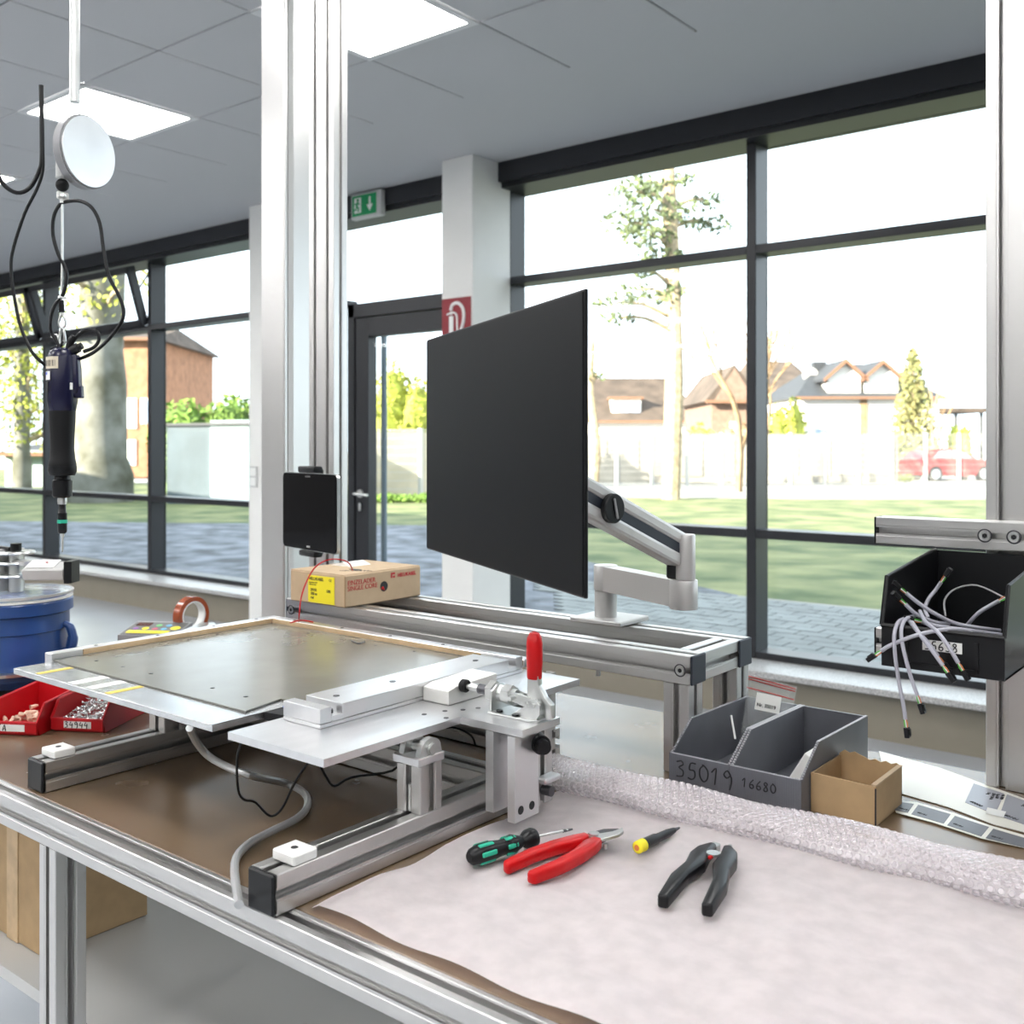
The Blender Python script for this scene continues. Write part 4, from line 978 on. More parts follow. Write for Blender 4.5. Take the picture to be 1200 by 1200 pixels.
for sgn in (-1, 1):
    pts = [(sgn*.004, .036), (sgn*.012, .040), (sgn*.024, .022), (sgn*.028, .0), (sgn*.026, -.03), (sgn*.032, -.07), (sgn*.030, -.13), (sgn*.018, -.13), (sgn*.014, -.06), (sgn*.004, -.02), (sgn*.006, .01)]
    if sgn < 0: pts = pts[::-1]
    obj('handle', MB().prism(pts, (-.007, .008), fl, .003), 'black', st, smooth=.9)
    obj('jaw', MB().box(fl(sgn*.004, .034, -.004), fl(sgn*.012, .048, .005), .001), 'steel', st)
obj('pivot', MB().cyl(pv+Vector((0, 0, .008)), pv+Vector((0, 0, .0105)), .008), 'steel', st)
obj('red_slider', MB().box(fl(-.004, -.012, .006), fl(.004, .002, .010), .001), 'red', st)

# ================================================================== LEFT SIDE
# hanging screwdriver, balancer, cord
hsd = thing('electric_screwdriver', 'navy and black electric screwdriver hanging on a wire rope at left', 'power screwdriver', (-1.6, .835, 1.21))
C0 = atd(73, 500, 1.65); tx_, ty_ = C0.x, C0.y
def tz(v): return EYE+(522-v)/FPX*1.65
def lat(nm, prof, m, sq=(1, 1), dx=0):
    return obj(nm, MB().lathe([(r_, tz(v_)) for r_, v_ in prof], (tx_+dx*CA, ty_+dx*SA, 0), squash=sq, seg=28), m, hsd, smooth=.7)
lat('motor_housing', [(0, 408), (.012, 408), (.019, 412), (.0225, 420), (.0235, 450), (.0235, 470), (.021, 480), (.0185, 486), (0, 487)], 'navy')
lat('grip_sleeve', [(0, 476), (.0205, 478), (.0200, 492), (.0185, 510), (.0180, 525), (.0195, 537), (.0215, 545), (.0210, 549), (0, 549)], 'black_soft')
lat('nose_ring', [(0, 546), (.0220, 546), (.0220, 552), (.0195, 557), (0, 558)], 'black')
lat('clutch_nut', [(0, 557), (.012, 557), (.0125, 562), (.0150, 563), (.0150, 581), (.012, 583), (0, 583)], 'black')
lat('chrome_collar', [(0, 583), (.0070, 583), (.0075, 587), (.0070, 591), (0, 591)], 'steel')
lat('bit_holder', [(0, 591), (.0055, 591), (.0060, 600), (.0072, 601), (.0072, 623), (.0050, 625), (0, 625)], 'black')
lat('green_ring', [(0, 609), (.0078, 609), (.0078, 613), (0, 613)], 'teal')
lat('bit', [(0, 623), (.0036, 623), (.0030, 628), (.0018, 630), (.0018, 645), (0, 648)], 'steel')
rv = Vector((CA, SA, 0)); fv = Vector((-SA, CA, 0))
def scr(dx, v, df=0.): return Vector((tx_, ty_, 0))+rv*dx+fv*df+Vector((0, 0, tz(v)))
m2 = MB().prism([(.004, -.030), (.026, -.030), (.030, -.018), (.029, .010), (.026, .034), (.010, .034)], (-.009, .009), lambda p_, q_, w: scr(p_, 440, w)+Vector((0, 0, q_)), .003)
obj('side_housing', m2, 'navy', hsd, smooth=.8)
m2 = MB().prism([(.020, -.012), (.034, -.012), (.033, .008), (.020, .012)], (-.006, .006), lambda p_, q_, w: scr(p_, 458, w)+Vector((0, 0, q_)), .002)
obj('direction_switch', m2, 'navy', hsd)
def sticker(nm, dx0, dx1, v0, v1, r_, m, p):
    m2 = MB(); N = 6; V = []
    for k in range(N+1):
        dx = dx0+(dx1-dx0)*k/N; df = -math.sqrt(max(1e-6, r_*r_-dx*dx))
        V.append((m2.bm.verts.new(scr(dx, v0, df)), m2.bm.verts.new(scr(dx, v1, df))))
    for a, b in zip(V, V[1:]): m2.bm.faces.new((a[0], b[0], b[1], a[1]))
    return obj(nm, m2, m, p)
M['cream'] = mat('cream label', (.70, .62, .48), .5)
s1 = sticker('barcode_label', -.0215, .004, 419, 433, .0243, 'cream', hsd)
for k in range(9):
    dx = -.019+k*.0022; sticker('bar', dx, dx+(.0006 if k % 3 else .0012), 423, 430, .0246, 'ink', s1)
s2 = sticker('type_label', -.0225, -.010, 436, 446, .0243, 'paper', hsd); sticker('blue_print', -.0215, -.016, 437, 440, .0246, mat('blue print', (.1, .15, .6), .4), s2)
sticker('rating_label', -.0215, -.014, 448, 461, .0243, 'ink', hsd)
obj('number_label', MB().box(scr(.0135, 449, -.0105)-Vector((.004, .0, 0)), scr(.0225, 457, -.0125), .0003), 'paper', hsd)
obj('strain_relief', MB().tube([scr(.010, 412), scr(.013, 402), scr(.020, 394)], .0055, 10), 'black_soft', hsd, smooth=True)
obj('cord_plug', MB().cyl(scr(.014, 412), scr(.026, 407), .008).cyl(scr(.026, 407), scr(.032, 405), .0055), 'black', hsd)
obj('hanger_bracket', MB().tube([scr(-.018, 409), scr(-.004, 406), scr(.002, 400)], .0030, 8).tube([scr(-.016, 392), scr(-.010, 398), scr(-.004, 407)], .0035, 8), 'black', hsd)
obj('hanger_eye', MB().tube([scr(-.018, 395), scr(-.010, 392), scr(-.006, 398), scr(-.008, 404), scr(-.006, 412)], .0018, 8), 'steel', hsd)
obj('snap_hook', MB().tube([scr(-.001, 384), scr(-.004, 392), scr(-.005, 400), scr(-.001, 404), scr(.004, 400), scr(.003, 390), scr(.0, 384)], .0022, 8), 'steel', hsd)
obj('thimble', MB().tube([scr(.0, 366), scr(-.005, 376), scr(-.004, 382), scr(.0, 384), scr(.004, 382), scr(.005, 376), scr(.0, 366)], .0022, 8), 'steel', hsd)
obj('rope_sleeve', MB().cyl(scr(-.0005, 366), scr(-.002, 352), .0042), 'black_soft', hsd)
rp = thing('spring_balancer', 'metal spring balancer with wire rope at the top left', 'balancer', scr(0, 185))
obj('wire_rope', MB().tube([scr(-.001, 352), scr(0, 300), scr(0, 238)], .0020, 8), 'steel', rp)
obj('rope_clip', MB().box(scr(-.006, 350, -.004), scr(.006, 347, .004), .001), 'paper', rp)
obj('hook_block', MB().box(scr(-.008, 234, -.006), scr(.009, 225, .006), .002).cyl(scr(0, 238), scr(0, 233), .004), 'pom', rp)
obj('hook_screw', MB().cyl(scr(.004, 230, -.010), scr(.004, 230, .0), .0035), 'steel', rp)
obj('rope_stop', MB().sphere(scr(.0, 217), .0105), 'black_soft', rp, smooth=True)
obj('rope_guide', MB().cyl(scr(-.001, 209), scr(-.001, 160), .009).lathe([(0, 0), (.007, 0), (.010, .003), (0, .003)], scr(-.001, 210)), 'lightgrey', rp)
bax = (rv*.93-fv*.37).normalized(); bc0 = scr(.033, 174, .02)
obj('housing', MB().cyl(bc0-bax*.014, bc0, .060, seg=40), 'grey', rp, smooth=.6)
obj('housing_cover', MB().cyl(bc0, bc0+bax*.004, .057, seg=40), 'milled', rp, smooth=.6)
obj('hanging_bolt', MB().cyl(scr(.02, 120, 0), scr(.02, -600, 0), .008), 'steel', rp)
cd = thing('tool_cord', 'black cord looping from the balancer down to the electric screwdriver', 'cord', scr(.02, 420))
def sc2(u_, v_, df=0.): return atd(u_, v_, 1.65+df)
obj('long_loop', MB().tube([sc2(49, 100), sc2(50, 170), sc2(50, 200), sc2(43, 222), sc2(29, 250), sc2(16, 290), sc2(13, 315), sc2(17, 350), sc2(24, 382), sc2(36, 410), sc2(48, 424), sc2(58, 430, .02)], .0027, 8), 'black', cd, smooth=True)
obj('short_loop', MB().tube([sc2(-18, 150), sc2(-6, 195), sc2(4, 216), sc2(20, 226), sc2(35, 220), sc2(46, 200), sc2(49, 180), sc2(48, 100)], .0035, 8), 'black', cd, smooth=True)
obj('hanging_loop', MB().tube([sc2(92, 421, .01), sc2(108, 414), sc2(125, 400), sc2(141, 380), sc2(145, 365), sc2(140, 348), sc2(127, 322), sc2(121, 290), sc2(117, 262), sc2(108, 244), sc2(95, 236), sc2(80, 236), sc2(70, 240), sc2(63, 254), sc2(62, 275), sc2(68, 297), sc2(76, 313), sc2(78, 325), sc2(74, 345), sc2(64, 358), sc2(60, 372), sc2(60, 388), sc2(66, 400, .01)], .0030, 8), 'black', cd, smooth=True)
obj('plug_loop', MB().tube([sc2(83, 404), sc2(92, 392), sc2(104, 386), sc2(114, 389), sc2(116, 398), sc2(110, 407), sc2(98, 412)], .0030, 8), 'black', cd, smooth=True)
# blue pot
bc = atd(14, 760, 2.14); bx_, by_ = bc.x, bc.y
pt = thing('blue_pot', 'round blue metal feeder pot with clear lid standing at the left edge', 'pot', (bx_, by_, TZ))
obj('pot_body', MB().lathe([(0, TZ+.012), (.08, TZ+.012), (.100, TZ+.03), (.108, TZ+.075), (.108, TZ+.125), (.112, TZ+.127), (.112, TZ+.160), (.119, TZ+.164), (.119, TZ+.186), (.116, TZ+.190), (.110, TZ+.190), (.108, TZ+.186), (.108, TZ+.182), (0, TZ+.18)], (bx_, by_, 0), seg=64), 'blue', pt, smooth=.5)
obj('base_ring', MB().lathe([(0, TZ+.001), (.068, TZ+.001), (.068, TZ+.014), (0, TZ+.014)], (bx_, by_, 0), seg=48), 'black', pt)
obj('side_flange', MB().lathe([(.10, TZ+.046), (.126, TZ+.046), (.126, TZ+.052), (.10, TZ+.052)], (bx_, by_, 0), seg=48), 'steel', pt)
obj('rim_ring', MB().lathe([(.108, TZ+.190), (.1185, TZ+.190), (.1185, TZ+.1935), (.108, TZ+.1935)], (bx_, by_, 0), seg=64), 'pom', pt)
obj('clear_lid', MB().lathe([(0, TZ+.200), (.116, TZ+.200), (.1185, TZ+.2015), (.116, TZ+.203), (0, TZ+.203)], (bx_, by_, 0), seg=64), 'clear', pt)
obj('lid_rim', MB().lathe([(.1165, TZ+.1985), (.120, TZ+.1985), (.120, TZ+.2035), (.1165, TZ+.2035)], (bx_, by_, 0), seg=64), 'lightgrey', pt)
hp = Vector((bx_, by_, 0)) + rv*.108
obj('pot_handle', MB().tube([hp+Vector((0, 0, TZ+.135)), hp+rv*.014+Vector((0, 0, TZ+.128)), hp+rv*.020+Vector((0, 0, TZ+.105)), hp+rv*.014+Vector((0, 0, TZ+.082)), hp+Vector((0, 0, TZ+.075))], .009, 10, radii=[.007, .009, .011, .009, .007]), 'blue', pt, smooth=True)
hm = thing('dosing_head', 'metal dosing head with tilted label box above the blue pot', 'instrument', (bx_, by_, TZ+.205))
def pp(u_, v_, d_=2.10): return atd(u_, v_, d_)
obj('support_plate', MB().box((bx_-.020, by_-.03, TZ+.204), (bx_-.006, by_+.03, TZ+.292), .001), 'armsilver', hm)
obj('spindle', MB().cyl((bx_+.018, by_, TZ+.204), (bx_+.018, by_, TZ+.285), .014), 'steel', hm)
for zz in (.235, .262, .283): obj('disc', MB().lathe([(0, TZ+zz), (.036, TZ+zz), (.038, TZ+zz+.003), (.036, TZ+zz+.006), (0, TZ+zz+.006)], (bx_+.018, by_, 0), seg=40), 'steel', hm, smooth=.5)
obj('top_knob', MB().cyl((bx_+.018, by_, TZ+.289), (bx_+.018, by_, TZ+.305), .011), 'black', hm)
obj('lever', MB().box((bx_-.09, by_-.012, TZ+.290), (bx_+.01, by_-.002, TZ+.297), .001), 'black', hm)
obj('support_arm', MB().box((bx_+.01, by_-.012, TZ+.262), (bx_+.075, by_+.012, TZ+.272), .001), 'armsilver', hm)
e3 = Euler((math.radians(18), 0, YAW*1.0), 'XYZ').to_matrix()
cc = pp(55, 668, 2.06)
obj('label_box', MB().box(cc-Vector((.042, .020, .014)), cc+Vector((.042, .020, .010)), .002, rot=e3), 'armsilver', hm)
obj('type_plate', MB().box(cc-Vector((.036, .023, -.0115)), cc+Vector((.022, .015, .0135)), .001, rot=e3), 'paper', hm)
obj('blue_edge', MB().box(cc-Vector((.044, .0225, .010)), cc+Vector((-.040, .0225, .011)), .001, rot=e3), 'blue', hm)
obj('red_dot', MB().cyl(cc+Vector((.0, .0, .0150)), cc+Vector((.0, .0, .0165)), .0025), 'red', hm)
c4 = pp(84, 669, 2.06)
obj('end_block', MB().box(c4-Vector((.008, .02, .023)), c4+Vector((.008, .02, .021)), .001, rot=Matrix.Rotation(YAW, 3, 'Z')), 'black', hm)
# red parts bins
def red_bin(loc, rz, lab, num, content):
    t = thing('red_bin', lab, 'storage bin', loc, rz, 'small red storage bins')
    W, D, H = .100, .165, .052
    b = .003
    def L(nm, mb, m='redbin', p=t): return obj(nm, mb, m, p, local=True)
    sp = [(.008, 0), (0, .022), (.022, H), (D, H+.004), (D, 0)]
    L('side_wall', MB().prism(sp, (-W/2, -W/2+b), YZ)); L('side_wall', MB().prism(sp, (W/2-b, W/2), YZ))
    f = L('front_wall', MB().box((-W/2, -.002, .004), (W/2, b, .024), .001))
    L('rim', MB().tube([(-W/2, 0, .023), (-W/2, .022, H), (-W/2, D, H+.004), (W/2, D, H+.004), (W/2, .022, H), (W/2, 0, .023), (-W/2, 0, .023)], .0024, 6, 0))
    L('back_wall', MB().box((-W/2, D-b, 0), (W/2, D, H+.003)))
    L('bottom', MB().box((-W/2+.004, .006, 0), (W/2-.004, D, b)))
    s = L('sticker', MB().box((-.024, -.0028, .008), (.028, -.0021, .020)), 'paper', f)
    o = handwrite(num, .0105, .0008, Matrix.Translation((0, 0, 0)) @ frame_mx((-.022, -.0030, .0090), (1, 0, 0), (0, 0, 1)), None, adv=.9)
    o.parent = f
    rr = random.Random(5)
    if content == 'screws':
        m2 = MB()
        for k in range(420):
            y = rr.uniform(.015, D-.012); x = rr.uniform(-W/2+.008, W/2-.008); hh = .012+.024*min(1, y/.09)
            p = Vector((x, y, hh*rr.uniform(.55, 1.0))); d = Vector((rr.uniform(-1, 1), rr.uniform(-1, 1), rr.uniform(-.3, .6))).normalized()
            m2.cyl(p, p+d*.008, .0013, seg=5); m2.cyl(p-d*.001, p+d*.001, .0026, seg=6)
        o = obj('screw_heap', m2, 'screws', None, smooth=None)
        o['kind'] = 'stuff'; o.location = loc; o.rotation_euler = (0, 0, rz); tag(o, 'heap of small bright screws filling the red bin beside the blue pot', 'screws', kind='stuff')
    else:
        m2 = MB()
        for k in range(40):
            y = rr.uniform(.015, D-.02); x = rr.uniform(-W/2+.012, W/2-.012); p = Vector((x, y, .008+.018*rr.random()))
            d = Vector((rr.uniform(-1, 1), rr.uniform(-1, 1), rr.uniform(-.3, .5))).normalized()
            m2.cyl(p-d*.006, p+d*.006, .0045, .003, seg=8); m2.cyl(p+d*.004, p+d*.009, .002, seg=6)
        o = obj('plastic_caps', m2, mat('natural plastic', (.75, .55, .42), .5), None)
        o.location = loc; o.rotation_euler = (0, 0, rz); tag(o, 'heap of pale plastic caps in the red bin at the left edge', 'caps', kind='stuff')
    return t
red_bin((-1.727, .928, TZ+.001), math.radians(30), 'small red bin of screws with handwritten number 34944', '34944', 'screws')
red_bin((-1.800, .845, TZ+.001), math.radians(32), 'small red bin of pale plastic caps cut by the left edge', 'EA', 'caps')
# tester with tape roll
ct = thing('control_unit', 'grey control unit with coloured keys behind the board at left', 'control unit', (-2.40, 1.5, TZ))
cm = Matrix.Translation((-2.352, 1.478, TZ+.001)) @ Matrix.Rotation(math.radians(32), 4, 'Z')
def ctb(nm, mb, m, p=ct):
    bmesh.ops.transform(mb.bm, matrix=cm, verts=mb.bm.verts); return obj(nm, mb, m, p)
slope = [(-.06, 0), (-.06, .030), (.04, .046), (.05, .046), (.05, 0)]
ctb('casing', MB().prism(slope, (-.075, .075), YZ, .001), 'grey')
def onp(x, y, r, h=.0015):  # point on the sloping face
    z = .030+(y+.06)*.16; n = Vector((0, -.16, 1)).normalized(); c = Vector((x, y, z))
    return c, c+n*h
def key(x, y, r, m):
    a, b = onp(x, y, r); ctb('key', MB().cyl(a, b, r, seg=20), m)
M['kp'] = mat('purple key', (.25, .06, .35), .4); M['kr'] = mat('pink key', (.5, .04, .1), .4); M['kb'] = mat('blue key', (.08, .4, .65), .4); M['kg'] = mat('green key', (.10, .5, .12), .4)
ctb('face_plate', MB().prism([(-.056, .0308), (.036, .0455), (.036, .0464), (-.056, .0317)], (-.071, .071), YZ), 'alu_dark')
key(-.050, -.012, .007, 'kp'); key(-.024, -.012, .009, 'yellow'); key(.002, -.014, .008, 'kr'); key(.026, -.014, .008, 'kb'); key(.002, .012, .008, 'kg'); key(.028, .012, .008, 'kb'); key(.054, -.006, .013, 'yellow')
ctb('display', MB().prism([(.008, .0420), (.028, .0452), (.028, .0464), (.008, .0432)], (-.060, -.022), YZ), mat('brown display', (.12, .03, .02), .2))
ctb('warning_strip', MB().prism([(-.048, .0330), (-.030, .0359), (-.030, .0371), (-.048, .0342)], (-.060, .050), YZ), 'yellow')
ctb('side_rail', MB().box((.078, -.03, .0), (.125, .09, .040), .006), 'steel')
tr = thing('tape_roll', 'roll of brown adhesive tape standing upright on the control unit', 'tape', (-2.27, 1.56, TZ+.048))
tcn = atd(224, 721, 2.70); tnx = (rv*.84-fv*.54).normalized()
obj('tape_winding', MB().lathe([(.038, -.012), (.050, -.012), (.050, .012), (.038, .012), (.038, -.012)], tcn, axis=tnx, seg=48), 'tape', tr, smooth=.6)
obj('cardboard_core', MB().lathe([(.0345, -.0122), (.0378, -.0122), (.0378, .0122), (.0345, .0122), (.0345, -.0122)], tcn, axis=tnx, seg=48), 'paper', tr, smooth=.6)

# ================================================================== OUTSIDE
GZ = -.02
def ground(nm, poly, z, m, lab):
    mb = MB().prism(poly, (z-.3, z), XY); struct(nm, mb, m, lab, 'ground')
ground('street', [(-160, 4.9), (160, 4.9), (160, 220), (-160, 220)], GZ-.06, 'street', 'pale sunlit street and ground beyond the fence')
def gpt(u, d): p = atd(u, 522, d); return (p.x, p.y)
ground('lawn', [(-4.2, 8.6), (30, 8.6), gpt(1500, 26), gpt(1000, 26), gpt(690, 27), gpt(500, 25), gpt(500, 17.5)], GZ, 'grass', 'green lawn in front of the white fence')
ground('gravel_yard', [(-60, 4.9), (-3.6, 4.9), (-4.2, 8.6), gpt(500, 17.5), gpt(0, 18.5), (-60, 8.0)], GZ+.004, 'gravel', 'dark wet gravel yard left of the lawn')
ground('verge', [(-60, 8.0), gpt(0, 18.5), gpt(500, 17.5), gpt(500, 25), gpt(420, 34), gpt(0, 40), (-60, 40)], GZ-.004, 'grass', 'grass verge in front of the shed and trees')
ground('footpath', [gpt(500, 25), gpt(690, 27), gpt(1000, 26), gpt(1500, 26), gpt(1500, 31), gpt(1000, 31), gpt(690, 33), gpt(500, 30)], GZ+.01, 'path', 'pale gravel path along the white fence')
pv_ = thing('paved_strip', 'grey block paving outside the right windows', 'paving', (0, 7, GZ), kind='structure')
obj('paving_bed', MB().box((-7, 4.9, GZ-.3), (20, 8.6, GZ+.001)), 'path', pv_)
m2 = MB(); rr = random.Random(3)
ux, uy = .24, .16
for i in range(-26, 24):
    for j in range(22):
        x = i*ux+(ux/2 if j % 2 else 0); y = 4.95+j*uy
        if x < -3.4-(y-4.9)*.9 : continue
        m2.box((x+.006, y+.006, GZ), (x+ux-.006, y+uy-.006, GZ+.012+rr.random()*.004))
obj('pavers', m2, 'paver', pv_, kind='stuff')

def leaves(mb, c, r, n, s, sc=(1, 1, 1), rr=R):
    for _ in range(n):
        while True:
            v = Vector((rr.uniform(-1, 1), rr.uniform(-1, 1), rr.uniform(-1, 1)))
            if .15 < v.length < 1: break
        p = Vector(c)+Vector((v.x*r*sc[0], v.y*r*sc[1], v.z*r*sc[2]))
        a = Vector((rr.uniform(-1, 1), rr.uniform(-1, 1), rr.uniform(-1, 1))).normalized(); b = a.cross(Vector((rr.uniform(-1, 1), 1, rr.uniform(-1, 1)))).normalized()
        k = s*rr.uniform(.6, 1.3)
        mb.quad(p-a*k-b*k*.6, p+a*k-b*k*.6, p+a*k+b*k*.6, p-a*k+b*k*.6)
def branch(mb, p, d, L, r, depth, rr, tips, up=.15, spread=.6):
    q = p+d*L; mid = p+d*L*.5+Vector((rr.uniform(-1, 1), rr.uniform(-1, 1), rr.uniform(-1, 1)))*L*.06
    mb.tube([p, mid, q], r, 5, 0, radii=[r, r*.85, r*.7])
    if depth == 0: tips.append(q); return
    for k in range(rr.choice((2, 3))):
        nd = (d+Vector((rr.uniform(-1, 1)*spread, rr.uniform(-1, 1)*spread, rr.uniform(-.3, 1)*spread*.7+up))).normalized()
        branch(mb, q if k else mid, nd, L*rr.uniform(.6, .85), r*.62, depth-1, rr, tips, up, spread)
def bare_tree(u, d, h, lab, seed, r=.10, m='leafbrown', depth=5, leaf=None, lm='leafyellow', ls=.05, spread=.6):
    b = atd(u, 522, d); b.z = GZ-.05
    t = thing('bare_tree', lab, 'tree', b); rr = random.Random(seed); mb = MB(); tips = []
    branch(mb, b, Vector((0, 0, 1)), h*.30, r, depth, rr, tips, spread=spread)
    obj('trunk', mb, m, t)
    if leaf:
        m2 = MB()
        for q in tips: leaves(m2, q, leaf, 7, ls, rr=rr)
        obj('foliage', m2, lm, t, kind='stuff')
def bush(nm, u0, u1, vtop, d, lab, lm, n=900, s=.05, dep=.8, cat='shrub', base=None):
    a = atd(u0, vtop, d); b = atd(u1, vtop, d); zt = a.z
    t = thing(nm, lab, cat, ((a.x+b.x)/2, (a.y+b.y)/2, GZ)); mb = MB(); rr = random.Random(int(u0*7+d))
    L = (b-a).length; k = max(2, int(L/(zt-GZ)*2.2)); m0 = MB()
    for i in range(k):
        c = a.lerp(b, (i+.5)/k); h = (zt-GZ)*rr.uniform(.82, 1.05)
        m0.sphere((c.x, c.y, GZ+h*.48), 1, (L/k*.62, dep*.5, h*.46), 10)
        leaves(mb, (c.x, c.y, GZ+h*.52), 1, n//k, s, (L/k*.75, dep*.6, h*.52), rr)
    obj('inner_foliage', m0, lm, t, kind='stuff'); obj('foliage', mb, lm, t, kind='stuff')
# pine in front of the fence, tall trunks with sparse branches
def pine(u, d, h, lab, seed, r, clumps, lean=0.):
    b = atd(u, 522, d); b.z = GZ-.05
    t = thing('pine_tree', lab, 'tree', b); rr = random.Random(seed)
    top = b+Vector((0, 0, h))+rv*lean
    obj('trunk', MB().tube([b, b.lerp(top, .33)+rv*.1, b.lerp(top, .66)-rv*.05, top], r, 10, 4, radii=[r, r*.8, r*.6, r*.35]), 'bark', t)
    br = MB(); fo = MB()
    for (uu, vv, rad, n) in clumps:
        p = atd(uu, vv, d+rr.uniform(-.8, .8)); k = min(.98, max(.05, (p.z-.3-b.z)/h)); s = b.lerp(top, k)
        br.tube([s, s.lerp(p, .5)+Vector((0, 0, .15)), p], .04, 5, 3, radii=[.06, .045, .02])
        leaves(fo, p, rad, n, .055, (1.3, 1.3, .55), rr)
    obj('branches', br, 'bark', t); obj('needles', fo, 'needle', t, kind='stuff')
pine(786, 26, 13, 'tall pine with pale straight trunk seen through the window behind the monitor', 4, .24, [(745, 225, .55, 170), (765, 245, .65, 200), (735, 262, .6, 170), (760, 275, .6, 200), (775, 300, .45, 120), (800, 255, .55, 100), (835, 262, .45, 100), (830, 235, .4, 70), (720, 355, .5, 110), (725, 372, .35, 60), (745, 340, .4, 60), (770, 350, .4, 60), (760, 215, .4, 90), (752, 318, .3, 50), (790, 340, .3, 50), (800, 210, .3, 60)])
pine(694, 30, 4.6, 'pale slim trunk right of the monitor edge', 12, .17, [(700, 440, .3, 30)])
bare_tree(865, 30, 7.5, 'bare brown tree behind the fence next to the window bar', 5, .13, depth=6)
bare_tree(897, 38, 8.0, 'bare tree in front of the brown roof, right of the window bar', 11, .12, depth=5)
bare_tree(1092, 46, 7.5, 'thin bare tree right of the conifer', 15, .10, depth=5)
# conifer
b = atd(1070, 522, 49.5); b.z = GZ
cf = thing('conifer', 'narrow pointed conifer in front of the white house', 'tree', b); m2 = MB(); rr = random.Random(8)
hc = 6.45
for k in range(26):
    t_ = k/26; leaves(m2, b+Vector((0, 0, .3+t_*(hc-.5))), 1.5*(1-t_)**.8+.08, int(170*(1-t_))+20, .09, (1, 1, .4), rr)
obj('trunk', MB().tube([b, b+Vector((0, 0, hc*.9))], .12, 6, 0, radii=[.13, .03]), 'bark', cf); obj('needles', m2, 'conifer', cf, kind='stuff')
bush('shrub', 905, 940, 468, 40, 'yellow green bush behind fence right of the window bar', 'leafyellow', 900, .07, 1.2)
bush('shrub', 772, 835, 492, 39.2, 'low yellow green hedge behind the fence at the pine', 'leafyellow', 900, .06, .8)
bush('shrub', 846, 882, 496, 41.5, 'orange brown hedge below the brick house window', 'leafbrown', 500, .05, .8)
bush('shrub', 1112, 1136, 490, 55, 'round yellow shrub beside the carport', 'leafyellow', 400, .07, .8)
bush('hedge', 446, 505, 430, 32.5, 'tall yellow green hedge seen through the glazed door', 'leafyellow', 2600, .06, 1.4, 'hedge')
bush('hedge', 500, 560, 448, 34, 'darker green hedge hidden behind the monitor edge', 'leafgreen', 900, .07, 1.2, 'hedge')
bush('hedge', 186, 300, 458, 28, 'bright green hedge rising above the corrugated shed', 'leafgreen', 3800, .07, 1.6, 'hedge')
bush('shrub', 1050, 1068, 556, 38.5, 'small round yellow green bush by the fence left of the red car', 'leafyellow', 250, .05, .6)
bush('shrub', 440, 505, 578, 24.6, 'low dark ground shrubs at the foot of the mesh fence behind the door', 'leafgreen', 500, .04, .4)
# left trees
def fat_tree(u, d, r, h, lab, seed, clumps, m='barkgrey', lm='leafyellow'):
    b = atd(u, 522, d); b.z = GZ-.05
    t = thing('big_tree', lab, 'tree', b); rr = random.Random(seed)
    obj('trunk', MB().tube([b, b+Vector((0, 0, h*.15)), b+Vector((0, 0, h*.5)), b+Vector((.2, 0, h))], r, 14, 4, radii=[r*1.25, r, r*.85, r*.4]), m, t, smooth=True)
    br = MB(); fo = MB()
    for (uu, vv, rad, n) in clumps:
        p = atd(uu, vv, d+rr.uniform(-1, 1)); s = b+Vector((0, 0, min(h*.9, max(1.5, p.z-.8))))
        br.tube([s, s.lerp(p, .5)+Vector((0, 0, .3)), p], .06, 6, 3, radii=[.10, .06, .02]); leaves(fo, p, rad, n, .06, (1, 1, .8), rr)
    obj('branches', br, 'bark', t); obj('foliage', fo, lm, t, kind='stuff')
fat_tree(118, 25, .62, 7.5, 'thick mossy grey tree trunk seen left of the window bar', 3, [(100, 360, .9, 60), (88, 330, 1.0, 60), (140, 340, .9, 50), (96, 400, .7, 50)])
fat_tree(26, 30, .22, 8.5, 'leafy yellow green tree at the left edge', 6, [(10, 370, 1.3, 380), (30, 350, 1.2, 260), (15, 420, 1.4, 420), (40, 440, 1.2, 320), (8, 470, 1.2, 320), (35, 400, 1.2, 300), (45, 480, 1.0, 260), (25, 500, 1.1, 300), (-10, 400, 1.4, 300), (90, 520, .5, 60)])
# corrugated shed
sh = thing('garden_shed', 'grey corrugated metal shed left of the white column', 'shed', atd(245, 590, 24))
s0 = atd(196, 590, 24.2); s1_ = atd(296, 590, 23.2); s0.z = s1_.z = GZ
sdir = (s1_-s0); sL = sdir.length; sdir.normalize(); snrm = Vector((sdir.y, -sdir.x, 0))
zt1 = EYE+(522-497)/FPX*24
for (a_, b_, mm, lab_) in ((0, .52, 'corr', None), (.52, 1.0, 'corr_lit_pale', 'panel half coloured as sunlit')):  # same sheeting in two tones: left coloured as shaded, right as sunlit
    m2 = MB(); n = int((b_-a_)*34); poly = []
    for k in range(n*4+1):
        s_ = sL*(a_+(b_-a_)*k/(n*4)); w_3 = .03*(1 if (k % 4) in (1, 2) else 0); poly.append((s_, -w_3))
    poly += [(sL*b_, .06), (sL*a_, .06)]
    m2.prism(poly, (GZ, zt1+(.08 if a_ else 0)), lambda p_, q_, w: s0+sdir*p_-snrm*q_+Vector((0, 0, w-GZ)))
    obj('corrugated_panel', m2, mm, sh, label=lab_)
obj('shed_body', MB().box((0, .08, GZ), (sL, 2.4, zt1-.05)), 'corr', sh)
o = sh.children[-1]; o.data.transform(ROOTM[sh.name])
q_ = Matrix(((sdir.x, -snrm.x, 0, s0.x), (sdir.y, -snrm.y, 0, s0.y), (0, 0, 1, 0), (0, 0, 0, 1)))
o.data.transform(q_); o.data.transform(ROOTM[sh.name].inverted())
